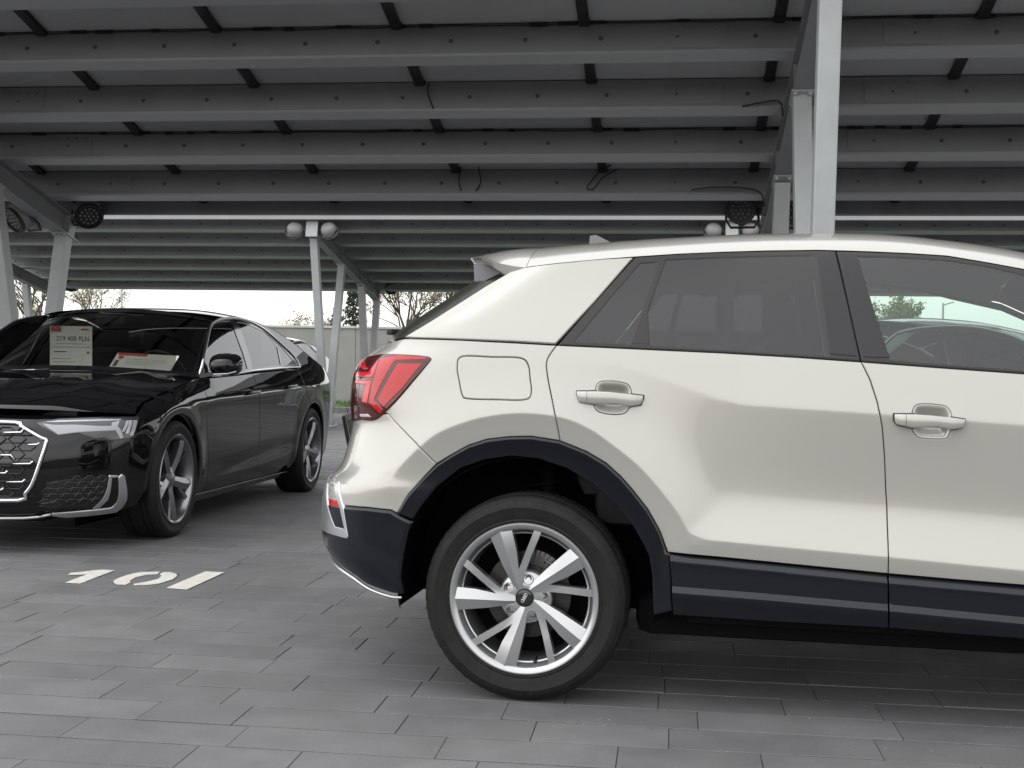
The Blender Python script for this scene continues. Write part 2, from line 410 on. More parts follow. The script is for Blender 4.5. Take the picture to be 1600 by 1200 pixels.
# floodlights hung at the rafter ends
def floodlight(p, d, label, group):
    d = Vector(d).normalized(); z = d; x = z.orthogonal() if abs(z.z) > .99 else z.cross(Vector((0, 0, 1))).normalized(); y = z.cross(x)
    q = Matrix((x, y, z)).transposed().to_quaternion()
    root = bpy.data.objects.new('floodlight', None); COL.objects.link(root); root.location = p; root.rotation_mode = 'QUATERNION'; root.rotation_quaternion = q; root.empty_display_size = .1
    tag(root, label, 'floodlight', group)
    MB().lathe([(0, -.17), (.06, -.17), (.11, -.155), (.14, -.11), (.15, -.03), (.152, .03), (.15, .055), (.13, .055)], 40).build('housing', M_LAMPBODY, root, angle=40)
    MB().lathe([(.152, .03), (.153, .062), (.146, .068), (.13, .064), (.128, .05), (0, .048)], 40).build('bezel', M_BLACK, root, angle=40)
    led = MB()
    for r, n in ((0, 1), (.045, 6), (.09, 12)):
        for k in range(n):
            a = 2*math.pi*k/n
            led.lathe([(0, .06), (.011, .058), (.016, .052), (.016, .046)], 10, Matrix.Translation((r*math.cos(a), r*math.sin(a), 0)))
    led.build('led_lens', M_LED, root, smooth=True)
    br = MB().tube([(-.16, 0, -.05), (-.165, .12, -.09), (-.12, .2, -.1), (.12, .2, -.1), (.165, .12, -.09), (.16, 0, -.05)], .014, 8)
    br.build('bracket', M_BLACK, root, smooth=True)
    return root
for i, rs in enumerate(RS[1:3]):
    for sg in (-1, 1):
        side = 'left' if sg < 0 else 'right'
        floodlight(ST(rs+.22, 12.9, 2.60) if sg > 0 and i == 0 else ST(rs-.24, 12.25, 2.48) if i == 0 else ST(rs+sg*.27, 12.93, 2.66), VV_*-.62+UV_*sg*.42+Vector((0, 0, -.52)) if i == 0 else VV_*-.95+UV_*(sg*.05-.1)+Vector((0, 0, -.22)),
                   ['round black-faced floodlight %s of the rafter end at the photo left edge' % side, 'round black-faced floodlight %s of the rafter end above the pale SUV' % side][i], 'floodlights of the near carport')
names2 = ['above the black saloon', 'between saloon and SUV', 'above the SUV roof', 'far right']
for i, rs in enumerate([-14.0, -6.5, 1.0]):
    for sg in (-1, 1):
        side = 'left' if sg < 0 else 'right'
        floodlight(ST(rs+sg*.3, 27.12, 2.62), VV_*-.75+UV_*sg*.35+Vector((0, 0, -.45)), 'small dark floodlight low on the far carport, %s of the rafter %s' % (side, names2[i]), 'floodlights of the far carport')
        if i: floodlight(ST(rs+sg*.33, 22.0, 3.33), VV_*.8+UV_*sg*.2+Vector((0, 0, -.5)), 'pale floodlight from behind, far carport, %s of the rafter %s' % (side, names2[i]), 'floodlights of the far carport')

# cables hanging from the panels
def cable(pts, label):
    P = [Vector(p) for p in pts]; out = []
    for i in range(len(P)-1):
        for q in range(6):
            a = P[max(i-1, 0)]; b = P[i]; c = P[i+1]; d = P[min(i+2, len(P)-1)]; u = q/6
            out.append(.5*((2*b)+(c-a)*u+(2*a-5*b+4*c-d)*u*u+(3*b-a-3*c+d)*u**3))
    out.append(P[-1])
    o = MB().tube(out, .0065, 6).build('cable', M_RUBBER, None, smooth=True); tag(o, label, 'cable', 'loose cables under the panels')
# ================================================================== car body surfaces (metric, car frame: x forward, y across, z up)
def sp(t, w): return .5*(t+np.sqrt(t*t+w*w))
def sstep(a, b, x):
    t = np.clip((x-a)/(b-a), 0, 1); return t*t*(3-2*t)
def interp(x, pts):
    return np.interp(x, [p[0] for p in pts], [p[1] for p in pts])
def pl_dist(x, z, P):
    """unsigned distance to a polyline"""
    d = np.full(np.shape(x), 1e9)
    for (ax, az), (bx, bz) in zip(P[:-1], P[1:]):
        ux, uz = bx-ax, bz-az; t = np.clip(((x-ax)*ux+(z-az)*uz)/(ux*ux+uz*uz), 0, 1)
        d = np.minimum(d, np.hypot(x-ax-t*ux, z-az-t*uz))
    return d
def inside(x, z, P):
    r = np.zeros(np.shape(x), bool); n = len(P)
    for i in range(n):
        ax, az = P[i]; bx, bz = P[(i+1) % n]
        c = (az > z) != (bz > z)
        with np.errstate(divide='ignore', invalid='ignore'):
            r ^= c & (x < (bx-ax)*(z-az)/(bz-az if bz != az else 1e-9)+ax)
    return r
def cr(P, n=6, closed=False):
    """Catmull-Rom through the points"""
    P = [tuple(p) for p in P]; out = []; N = len(P)
    for i in range(N if closed else N-1):
        if closed: a, b, c, d = P[(i-1) % N], P[i], P[(i+1) % N], P[(i+2) % N]
        else: a, b, c, d = P[max(i-1, 0)], P[i], P[i+1], P[min(i+2, N-1)]
        for q in range(n):
            u = q/n
            out.append(tuple(.5*((2*B)+(C-A)*u+(2*A-5*B+4*C-D)*u*u+(3*B-A-3*C+D)*u**3) for A, B, C, D in zip(a, b, c, d)))
    if not closed: out.append(P[-1])
    return out

class Body:
    """half body; coordinate m equals x along the side and runs on by arc length round the rear and front corners to the centre line"""
    def setup(s):
        def table(n, L, W):
            th = np.linspace(0, np.pi/2, 400); th = np.pi/2*(.5-.5*np.cos(2*th))   # crowd both ends
            X = -L*np.cos(th)**(2/n); Y = W*np.sin(th)**(2/n); d = np.r_[0, np.cumsum(np.hypot(np.diff(X), np.diff(Y)))]
            return d/d[-1], th, d[-1]
        s.ur, s.tr, s.SR = table(s.nr, .56, .86); s.uf, s.tf, s.SF = table(s.nf, .75, .86)
    def xy(s, m, z):
        m = np.asarray(m, float); z = np.asarray(z, float)
        xr, xf, Lr, Lf = s.xr(z), s.xf(z), s.Lr(z), s.Lf(z); xa, xb = xr+Lr, xf-Lf
        ua = np.clip(1-(xa-m)/s.SR, 0, 1); ub = np.clip(1-(m-xb)/s.SF, 0, 1)
        th = np.interp(ua, s.ur, s.tr); tf = np.interp(ub, s.uf, s.tf)
        x = np.where(m < xa, xa-Lr*np.cos(th)**(2/s.nr), np.where(m > xb, xb+Lf*np.cos(tf)**(2/s.nf), m))
        fac = np.where(m < xa, np.sin(th)**(2/s.nr), np.where(m > xb, np.sin(tf)**(2/s.nf), 1.0))
        return x, -s.W(x, z)*fac
    def pos(s, m, z):
        x, y = s.xy(m, z); return np.stack([x, y, np.asarray(z, float)+0*x], -1)
    def posn(s, m, z, e=.002):
        p = s.pos(m, z)
        du = s.pos(m+e, z)-s.pos(m-e, z); dv = s.pos(m, z+e)-s.pos(m, z-e)
        n = np.cross(du, dv); n /= np.linalg.norm(n, axis=-1, keepdims=True)+1e-12
        return p, n
    def rear(s, u, z):
        """u = 0 on the rear centre line, 1 where the flank begins"""
        return float(s.xr(z)+s.Lr(z)-(1-u)*s.SR)
    def front(s, u, z): return float(s.xf(z)-s.Lf(z)+(1-u)*s.SF)
    def m_of_x(s, x, z):
        xr, xf, Lr, Lf = float(s.xr(z)), float(s.xf(z)), float(s.Lr(z)), float(s.Lf(z)); xa, xb = xr+Lr, xf-Lf
        if x < xa: th = math.acos(max(0., min(1., (xa-x)/Lr))**(s.nr/2)); return xa-(1-float(np.interp(th, s.tr, s.ur)))*s.SR
        if x > xb: th = math.acos(max(0., min(1., (x-xb)/Lf))**(s.nf/2)); return xb+(1-float(np.interp(th, s.tf, s.uf)))*s.SF
        return x

SUV_C = [(-1.2, .66), (-.75, .68), (-.571, .702), (-.46, .718), (-.37, .798), (-.297, .857), (-.213, .895), (-.128, .92), (-.013, .934), (.112, .924), (.2, .893), (.267, .851), (.36, .78), (.431, .705), (.49, .63),
         (.537, .556), (.62, .548), (1.129, .52), (1.52, .497), (1.98, .47), (2.06, .49), (2.12, .58), (2.2, .71), (2.32, .83), (2.45, .90), (2.6, .92), (2.75, .90), (2.88, .84), (2.98, .75), (3.1, .70), (3.8, .66)]
SUV_C = cr(SUV_C, 4)
SUV_CP = SUV_C + [(3.8, -1), (-1.2, -1)]
class SuvBody(Body):
    nr = 3.0; nf = 2.4
    XR = cr([(-.2, -.3), (0.1, -0.40), (0.2, -.47), (0.264, -0.578), (0.298, -0.675), (0.368, -0.775), (0.452, -0.836), (0.55, -0.842), (0.622, -0.835), (0.673, -0.816), (0.715, -0.779), (0.807, -0.752), (0.875, -0.740), (0.95, -0.746), (1.03, -0.74), (1.08, -0.717), (1.12, -0.677), (1.15, -0.628), (1.19, -0.587), (1.3, -0.428), (1.42, -0.256), (1.6, 0.0)], 5)
    def xr(s, z): return interp(z, s.XR)
    def xf(s, z): return interp(z, [(.2, 3.28), (.35, 3.38), (.6, 3.40), (.75, 3.38), (.88, 3.30), (1.0, 3.1), (1.2, 2.9)])
    def Lr(s, z): return .58-.18*sstep(1.1, 1.25, z)
    def Lf(s, z): return .75+0*z
    ZSH = [(-2, 1.10), (.066, 1.095), (.303, 1.083), (.374, 1.07), (.445, 1.047), (.515, 1.025), (.60, .998), (.649, .987), (.72, .976), (1.092, .957), (1.372, .941), (1.517, .933), (2.2, .90), (3.4, .86)]; ZSH = cr(ZSH, 4)
    ZB = [(-2, 1.19), (-.417, 1.173), (.094, 1.154), (.623, 1.137), (1.045, 1.116), (1.52, 1.087), (2.3, 1.04), (3.4, 1.0)]; ZB = cr(ZB, 4)
    def A(s, x, z):
        zs = interp(x, s.ZSH); zb = interp(x, s.ZB)
        lo = -.05+.105*sstep(.10, 1.1, x)
        kb = .866+.006*sstep(.8, .0, x)
        up = -.15
        y = kb+lo*(z-.80)+(up-lo)*sp(z-zs, .006)+(-.40-up)*sp(z-zb-.004, .02)-.14*sp(z-zb-.16, .1)-.5*sp(z-1.46, .05)
        return y
    def dist(s, x, z):
        """signed distance to the crease; the runs between its inner corners are blended"""
        cut = [0]+[min(range(len(SUV_C)), key=lambda i: math.hypot(SUV_C[i][0]-cx, SUV_C[i][1]-cz)) for cx, cz in ((-.46, .718), (.545, .556), (1.98, .47), (3.0, .74))]+[len(SUV_C)-1]
        k = .014; e = 0
        for i, j in zip(cut[:-1], cut[1:]): e = e+np.exp(-np.minimum(pl_dist(x, z, SUV_C[i:j+1]), 1.0)/k)
        d = -k*np.log(np.maximum(e, 1e-28)); d = np.maximum(d, 0)
        return np.where(inside(x, z, SUV_CP), -d, d)
    def W(s, x, z):
        d = s.dist(x, z); B = .896-.30*sp(d, .006)-.24*sp(-d, .006)
        A = s.A(x, z); return .5*(A+B+np.sqrt((A-B)**2+.02**2))-.004
SUVB = SuvBody(); SUVB.setup()

class SedanBody(Body):
    """black saloon: x = 0 at the front axle"""
    nr = 3.0; nf = 2.5
    def xr(s, z): return interp(z, [(.1, -3.85), (.25, -3.97), (.5, -4.02), (.8, -4.0), (1.0, -3.93), (1.1, -3.8)])
    XF = cr([(.05, .70), (.15, .80), (.22, .86), (.3, .90), (.45, .925), (.6, .915), (.68, .89), (.74, .84), (.79, .75), (.84, .6), (.9, .3)], 5)
    def xf(s, z): return interp(z, s.XF)
    def Lr(s, z): return .5+0*z
    def Lf(s, z): return .66+0*z
    ZB = [(-4.2, 1.06), (-3.28, 1.05), (-2.6, 1.03), (-1.67, 1.0), (-.67, .957), (.2, .92), (.9, .86)]
    ZS = [(-4.2, .90), (-3.0, .89), (-1.6, .845), (-.67, .82), (0, .80), (.4, .745), (.9, .64)]
    ZT = [(-.75, 2.0), (-.6, .955), (-.3, .915), (0, .875), (.2, .845), (.5, .775), (.8, .68)]
    def W(s, x, z):
        zb = interp(x, s.ZB); zs = interp(x, s.ZS); zl = interp(x, [(-3.2, .40), (-2.3, .36), (-.6, .25), (.5, .22)])
        y = .918+.05*(z-.6)-.43*sp(z-zs, .02)-.06*sp(z-zb, .02)-.25*sp(z-1.33, .06)-.5*sp(.30-z, .06)
        y = y-.020*np.exp(-((z-zl-.07)/.055)**2)*sstep(-.4, -.9, x)*sstep(-2.6, -2.1, x)
        for cx in (0.0, -2.924):
            r = np.hypot(x-cx, z-.345); y = y+.014*np.exp(-((r-.42)/.07)**2)*sstep(.1, .3, z)
        y = y-.06*sstep(-3.1, -3.95, x)
        zt = interp(x, s.ZT); y = y-1.3*sp(z-zt+.03, .03)
        return y
SEDB = SedanBody(); SEDB.setup()
# outlines of the panels of the pale car: (distance along the flank, height) in metres
POLY = {
    'quarter': [(0.0912, 1.1542), (0.0875, 1.1491), (0.0822, 1.1419), (0.0765, 1.1337), (0.0717, 1.1259), (0.0678, 1.1192), (0.0643, 1.1127), (0.0615, 1.1056), (0.0601, 1.0968), (0.0601, 1.0866), (0.0613, 1.0755), (0.0636, 1.0624), (0.0669, 1.0463), (0.0715, 1.0264), (0.0774, 1.0035), (0.0839, 0.9788), (0.0904, 0.9538), (0.0972, 0.9258), (0.103, 0.8946), (0.1081, 0.8661), (0.1117, 0.8463), (0.0179, 0.8582), (-0.0554, 0.8548), (-0.129, 0.8439), (-0.1874, 0.8235), (-0.2431, 0.7906), (-0.2906, 0.7599), (-0.3583, 0.8256), (-0.4804, 0.9177), (-0.8485, 0.885), (-0.7857, 1.135), (-0.5882, 1.163), (-0.511, 1.1709), (-0.2423, 1.1668), (-0.0565, 1.1605)],
    'fuel_flap': [(-0.2188, 1.1127), (-0.2008, 1.1152), (-0.1761, 1.1149), (-0.1491, 1.1135), (-0.1235, 1.1126), (-0.0981, 1.1127), (-0.0712, 1.1131), (-0.0465, 1.1128), (-0.0273, 1.1109), (-0.0151, 1.1073), (-0.0081, 1.1023), (-0.0037, 1.0961), (0.0001, 1.0885), (0.0036, 1.0792), (0.0056, 1.0682), (0.0069, 1.0566), (0.0084, 1.0453), (0.0108, 1.0341), (0.0133, 1.0226), (0.0151, 1.0117), (0.015, 1.0022), (0.0142, 0.9942), (0.0128, 0.9872), (0.0081, 0.9815), (-0.0023, 0.9773), (-0.0209, 0.9751), (-0.0457, 0.9746), (-0.0731, 0.975), (-0.0992, 0.9752), (-0.1251, 0.9749), (-0.1522, 0.9746), (-0.1766, 0.9749), (-0.1947, 0.9761), (-0.2049, 0.9779), (-0.2092, 0.9804), (-0.211, 0.9842), (-0.2135, 0.9901), (-0.217, 0.9991), (-0.2201, 1.0105), (-0.2228, 1.0228), (-0.2252, 1.0346), (-0.228, 1.0458), (-0.2308, 1.0571), (-0.2327, 1.0681), (-0.233, 1.0783), (-0.2327, 1.0884), (-0.2319, 1.0983), (-0.2282, 1.1068)],
    'bumper': [(-0.4804, 0.9177), (-0.3583, 0.8256), (-0.2906, 0.7599), (-0.3366, 0.7101), (-0.3851, 0.654), (-0.42, 0.5935), (-0.4413, 0.6029), (-0.5269, 0.6056), (-0.6303, 0.6028), (-0.9, 0.6), (-1.4641, 0.6), (-1.4024, 0.72), (-0.8853, 0.72), (-0.8485, 0.885)],
    'bumper_low': [(-0.6303, 0.6028), (-0.5269, 0.6056), (-0.4413, 0.6029), (-0.4199, 0.5914), (-0.3671, 0.5689), (-0.3834, 0.5368), (-0.3985, 0.4586), (-0.4083, 0.3751), (-0.4007, 0.3225), (-0.4487, 0.3205), (-0.5499, 0.3354), (-0.6421, 0.3683), (-0.8261, 0.39), (-0.9422, 0.38), (-1.3913, 0.36), (-1.4641, 0.6), (-0.9, 0.6)],
    'arch': [(-0.42, 0.5935), (-0.3851, 0.654), (-0.3366, 0.7101), (-0.2906, 0.7578), (-0.2431, 0.7906), (-0.1874, 0.8235), (-0.129, 0.8439), (-0.0554, 0.8548), (0.0179, 0.8582), (0.1117, 0.8463), (0.199, 0.8141), (0.2612, 0.7794), (0.3087, 0.7382), (0.3417, 0.7027), (0.3953, 0.6378), (0.4345, 0.5705), (0.4576, 0.5046), (0.4676, 0.5042), (0.4735, 0.432), (0.4781, 0.3207), (0.4363, 0.309), (0.4183, 0.3043), (0.4123, 0.4293), (0.4012, 0.4916), (0.3824, 0.5293), (0.3512, 0.5807), (0.2973, 0.6477), (0.2184, 0.7141), (0.1329, 0.7603), (0.0388, 0.7883), (-0.0472, 0.794), (-0.1356, 0.7789), (-0.2127, 0.7496), (-0.2912, 0.6845), (-0.3448, 0.6158), (-0.3673, 0.5772)],
    'rear_door': [(0.0912, 1.1542), (0.0875, 1.1491), (0.0822, 1.1419), (0.0765, 1.1337), (0.0717, 1.1259), (0.0678, 1.1192), (0.0643, 1.1127), (0.0615, 1.1056), (0.0601, 1.0968), (0.0601, 1.0866), (0.0613, 1.0755), (0.0636, 1.0624), (0.0669, 1.0463), (0.0715, 1.0264), (0.0774, 1.0035), (0.0839, 0.9788), (0.0904, 0.9538), (0.0972, 0.9258), (0.103, 0.8946), (0.1081, 0.8661), (0.1117, 0.8463), (0.199, 0.8141), (0.2612, 0.7794), (0.3087, 0.7382), (0.3417, 0.7027), (0.3953, 0.6378), (0.4345, 0.5705), (0.4596, 0.5047), (0.6724, 0.4935), (0.9059, 0.4801), (1.1307, 0.4679), (1.1293, 0.5617), (1.1263, 0.6686), (1.1216, 0.7353), (1.117, 0.8239), (1.1087, 0.9123), (1.0927, 0.9924), (1.0718, 1.0588), (1.0451, 1.1156), (0.8399, 1.1273), (0.6224, 1.1372), (0.36, 1.1456)],
    'front_door': [(1.0451, 1.1156), (1.0718, 1.0588), (1.0927, 0.9924), (1.1087, 0.9123), (1.117, 0.8239), (1.1216, 0.7353), (1.1263, 0.6686), (1.1293, 0.5617), (1.1307, 0.4679), (1.3211, 0.4595), (1.5224, 0.4521), (2, 0.43), (2.02, 0.5), (2.06, 0.62), (2.1, 0.75), (2.13, 0.9), (2.12, 1.048), (1.5218, 1.0873), (1.2992, 1.1001)],
    'rear_clad': [(0.4656, 0.5041), (0.6724, 0.4935), (0.9059, 0.4801), (1.1289, 0.4678), (1.1313, 0.3822), (1.1332, 0.3024), (0.7737, 0.302), (0.4783, 0.3066), (0.4749, 0.4016)],
    'front_clad': [(1.1307, 0.4679), (1.3211, 0.4595), (1.5224, 0.4521), (2, 0.43), (2, 0.29), (1.5319, 0.2917), (1.329, 0.2957), (1.1351, 0.3025), (1.1332, 0.3823)],
    'cpillar': [(-0.517, 1.1742), (-0.2432, 1.1689), (-0.0568, 1.1647), (0.0868, 1.1583), (0.207, 1.3006), (0.3248, 1.4487), (0.2306, 1.4427), (0.1249, 1.4335), (0.0102, 1.4248), (-0.1035, 1.4149), (-0.1702, 1.4005), (-0.2139, 1.3764), (-0.2578, 1.3523), (-0.3851, 1.2661)],
    'rear_dlo': [(0.0933, 1.1542), (0.2071, 1.2985), (0.3299, 1.4499), (0.4701, 1.462), (0.615, 1.4701), (0.7594, 1.4758), (0.923, 1.4785), (0.9746, 1.4764), (0.9822, 1.4366), (1.0135, 1.2745), (1.0432, 1.1165), (0.8399, 1.1273), (0.6224, 1.1372), (0.36, 1.1456)],
    'quarter_glass': [(0.3487, 1.4262), (0.4037, 1.4296), (0.3756, 1.3362), (0.3286, 1.1636), (0.1508, 1.1685), (0.2489, 1.2989)],
    'divider': [(0.4056, 1.4354), (0.4301, 1.4356), (0.4002, 1.3428), (0.38, 1.2663), (0.3892, 1.1593), (0.3297, 1.1616), (0.3729, 1.3085)],
    'rear_glass': [(0.4315, 1.4378), (0.6154, 1.4483), (0.7594, 1.4536), (0.9082, 1.4562), (0.9273, 1.2923), (0.947, 1.134), (0.781, 1.1415), (0.6222, 1.1493), (0.391, 1.1594), (0.3821, 1.2663), (0.4061, 1.3493)],
    'front_dlo': [(0.9766, 1.4764), (1.0842, 1.4732), (1.2036, 1.468), (1.3214, 1.4597), (1.4365, 1.4385), (1.5498, 1.4157), (1.75, 1.372), (1.95, 1.285), (2.15, 1.18), (2.28, 1.1), (2.3, 1.042), (1.5218, 1.0873), (1.2992, 1.1001), (1.0451, 1.1156), (1.0135, 1.2745), (0.9842, 1.4366)],
    'front_glass': [(1.046, 1.4532), (1.1823, 1.4493), (1.3196, 1.4402), (1.4347, 1.4215), (1.5473, 1.3926), (1.75, 1.347), (1.95, 1.262), (2.12, 1.17), (2.2, 1.12), (2.2, 1.063), (1.5224, 1.0999), (1.2997, 1.1138), (1.1333, 1.1249), (1.0863, 1.2896)],
    'roof_edge': [(-0.1035, 1.4149), (0.0102, 1.4248), (0.1249, 1.4335), (0.2306, 1.4427), (0.3288, 1.4509), (0.4701, 1.462), (0.615, 1.4701), (0.7594, 1.4758), (0.923, 1.4785), (1.0642, 1.4743), (1.2036, 1.468), (1.3214, 1.4597), (1.4365, 1.4385), (1.5498, 1.4157), (1.75, 1.372), (1.95, 1.285), (2.15, 1.18), (2.28, 1.1)],
    'tail_lamp': [(-0.7961, 1.0936), (-0.7508, 1.1067), (-0.6357, 1.1145), (-0.5841, 1.1185), (-0.5335, 1.1205), (-0.4723, 1.1205), (-0.418, 1.1192), (-0.3705, 1.1173), (-0.3349, 1.1143), (-0.3213, 1.11), (-0.318, 1.1044), (-0.3157, 1.1012), (-0.3243, 1.0883), (-0.3584, 1.046), (-0.3983, 0.9996), (-0.423, 0.9724), (-0.4438, 0.9516), (-0.4691, 0.9302), (-0.4924, 0.913), (-0.5042, 0.9041), (-0.5137, 0.8987), (-0.5301, 0.8917), (-0.5521, 0.8864), (-0.5894, 0.8853), (-0.6288, 0.8854), (-0.8645, 0.868), (-1.0525, 0.868), (-1.116, 0.9), (-1.0983, 1.07), (-1.0118, 1.1), (-0.8238, 1.1)],
    'lamp_l': [(-0.5369, 1.0984), (-0.4525, 1.1113), (-0.3343, 1.107), (-0.3391, 1.0973), (-0.4556, 1.0926), (-0.4647, 1.083), (-0.5199, 0.9842), (-0.5353, 0.96), (-0.4906, 0.9322), (-0.505, 0.9168), (-0.5651, 0.9485), (-0.5524, 1.013), (-0.5389, 1.055)],
    'lamp_r': [(-0.4435, 1.0848), (-0.3476, 1.0864), (-0.4119, 1.005), (-0.4867, 0.9368), (-0.5202, 0.962), (-0.4786, 1.0297)],
    'lamp_f': [(-0.7526, 1.0505), (-0.587, 1.054), (-0.5591, 1.0786), (-0.5413, 1.0968), (-0.5454, 1.0519), (-0.5577, 1.0352), (-0.6871, 1.0338)],
    'lamp_g': [(-0.7058, 1.0226), (-0.5573, 1.0262), (-0.5614, 1.0008), (-0.5734, 0.9481), (-0.6125, 0.9505), (-0.6008, 0.984), (-0.5888, 1.0105), (-0.6979, 1.0105)],
    'lamp_c': [(-0.6357, 0.9107), (-0.5738, 0.9137), (-0.5522, 0.9028), (-0.6285, 0.899)],
    'lamp_h': [(-0.8017, 1.0842), (-0.6654, 1.0888), (-0.5996, 1.0628), (-0.628, 1.0593)],
    'rear_window': [(-0.521, 1.1764), (-0.3884, 1.2684), (-0.2609, 1.3547), (-0.2219, 1.3766), (-0.4846, 1.385), (-1.1114, 1.385), (-1.3291, 1.19), (-0.8055, 1.178)],
    'tailgate': [(-1.4016, 0.722), (-0.8845, 0.722), (-0.8485, 0.885), (-0.7857, 1.135), (-0.6566, 1.168), (-1.3147, 1.168)],
    'refl_frame': [(-0.9141, 0.6654), (-0.694, 0.6781), (-0.6329, 0.5896), (-0.6049, 0.5014), (-0.6144, 0.4939), (-0.6795, 0.4956), (-1.0452, 0.49), (-1.0847, 0.62), (-1.0011, 0.675)],
    'refl_in': [(-0.8359, 0.6566), (-0.7209, 0.6606), (-0.6606, 0.5975), (-0.6295, 0.5276), (-0.6845, 0.5276), (-0.7656, 0.5975)],
    'cup': [(0.2222, 1.0085), (0.2235, 1.0157), (0.2249, 1.0222), (0.2273, 1.0277), (0.2307, 1.032), (0.2349, 1.0352), (0.2404, 1.0376), (0.2479, 1.0389), (0.2566, 1.0393), (0.2653, 1.0394), (0.2734, 1.0395), (0.2815, 1.0393), (0.2903, 1.0385), (0.3009, 1.0367), (0.3122, 1.0343), (0.3211, 1.0314), (0.3261, 1.0281), (0.3288, 1.0243), (0.3309, 1.0201), (0.3328, 1.0156), (0.3341, 1.0106), (0.335, 1.005), (0.3359, 0.9984), (0.3365, 0.9912), (0.3365, 0.984), (0.3358, 0.9769), (0.3345, 0.9699), (0.3323, 0.963), (0.3288, 0.9559), (0.3244, 0.9491), (0.3195, 0.9437), (0.3143, 0.9405), (0.3086, 0.9388), (0.3027, 0.9377), (0.2965, 0.937), (0.2901, 0.9369), (0.2838, 0.937), (0.2778, 0.937), (0.2718, 0.9372), (0.2648, 0.9379), (0.2554, 0.9393), (0.245, 0.9412), (0.2361, 0.9441), (0.23, 0.948), (0.2255, 0.9529), (0.2222, 0.959), (0.2202, 0.9665), (0.2195, 0.975), (0.2193, 0.9837), (0.2198, 0.9921), (0.2209, 1.0006)],
    'cup2': [(1.1965, 0.9596), (1.1981, 0.9663), (1.1998, 0.9723), (1.2023, 0.9772), (1.2052, 0.9811), (1.2088, 0.9841), (1.2136, 0.9862), (1.2202, 0.9875), (1.2281, 0.9879), (1.2361, 0.9881), (1.2439, 0.9881), (1.2519, 0.9879), (1.2605, 0.9873), (1.2707, 0.9864), (1.2815, 0.9851), (1.2904, 0.9831), (1.2962, 0.98), (1.3001, 0.9762), (1.3033, 0.9717), (1.3061, 0.9666), (1.3082, 0.9607), (1.3097, 0.9545), (1.3106, 0.9477), (1.3109, 0.9406), (1.3108, 0.9331), (1.3103, 0.9253), (1.3092, 0.9173), (1.3076, 0.9097), (1.3052, 0.9022), (1.3023, 0.8952), (1.2987, 0.8899), (1.2948, 0.8871), (1.2903, 0.8859), (1.2839, 0.8852), (1.274, 0.8847), (1.2623, 0.8847), (1.2522, 0.8847), (1.2457, 0.8846), (1.2408, 0.8847), (1.2354, 0.8852), (1.228, 0.8861), (1.22, 0.8875), (1.2128, 0.8905), (1.2066, 0.896), (1.2012, 0.9032), (1.1973, 0.9107), (1.1954, 0.9182), (1.195, 0.9261), (1.195, 0.9342), (1.195, 0.9428), (1.1955, 0.9516)],
    'grip': [(0.1609, -0.8708, 1.007), (0.2203, -0.8666, 1.0091), (0.272, -0.8638, 1.0075), (0.3351, -0.862, 1.0015), (0.3762, -0.8614, 0.9972), (0.3772, -0.8619, 0.9906), (0.3692, -0.8638, 0.9675), (0.3342, -0.8661, 0.9611), (0.2922, -0.8683, 0.9679), (0.22, -0.8751, 0.9665), (0.1711, -0.8779, 0.9728), (0.1628, -0.8753, 0.9864)],
    'grip2': [(1.1391, -0.8687, 0.9573), (1.1937, -0.868, 0.9586), (1.2416, -0.8678, 0.9568), (1.3125, -0.8678, 0.951), (1.3496, -0.868, 0.9457), (1.35, -0.8684, 0.9409), (1.3407, -0.8678, 0.9193), (1.3075, -0.8675, 0.9136), (1.2608, -0.8679, 0.9202), (1.1944, -0.8677, 0.9155), (1.1481, -0.8681, 0.9251), (1.1402, -0.8688, 0.9407)],
}
# ================================================================== panel builder
def area2(P): return sum(P[i][0]*P[(i+1) % len(P)][1]-P[(i+1) % len(P)][0]*P[i][1] for i in range(len(P)))
def densify(P, res):
    out = []
    for i in range(len(P)):
        a, b = P[i], P[(i+1) % len(P)]; L = math.hypot(b[0]-a[0], b[1]-a[1]); n = max(1, int(math.ceil(L/res)))
        if L < 1e-5: continue
        for k in range(n): out.append((a[0]+(b[0]-a[0])*k/n, a[1]+(b[1]-a[1])*k/n))
    return out
def offset2(P, d):
    """move a counter-clockwise loop inwards by d"""
    n = len(P); out = []; dirs = []
    for i in range(n):
        a, b, c = P[i-1], P[i], P[(i+1) % n]
        e1 = (b[0]-a[0], b[1]-a[1]); e2 = (c[0]-b[0], c[1]-b[1]); l1 = math.hypot(*e1) or 1; l2 = math.hypot(*e2) or 1
        n1 = (-e1[1]/l1, e1[0]/l1); n2 = (-e2[1]/l2, e2[0]/l2); nx, nz = n1[0]+n2[0], n1[1]+n2[1]; L = math.hypot(nx, nz) or 1
        nx, nz = nx/L, nz/L; k = max(.55, nx*n1[0]+nz*n1[1]); out.append((b[0]+nx*d/k, b[1]+nz*d/k)); dirs.append((nx, nz))
    return out, dirs

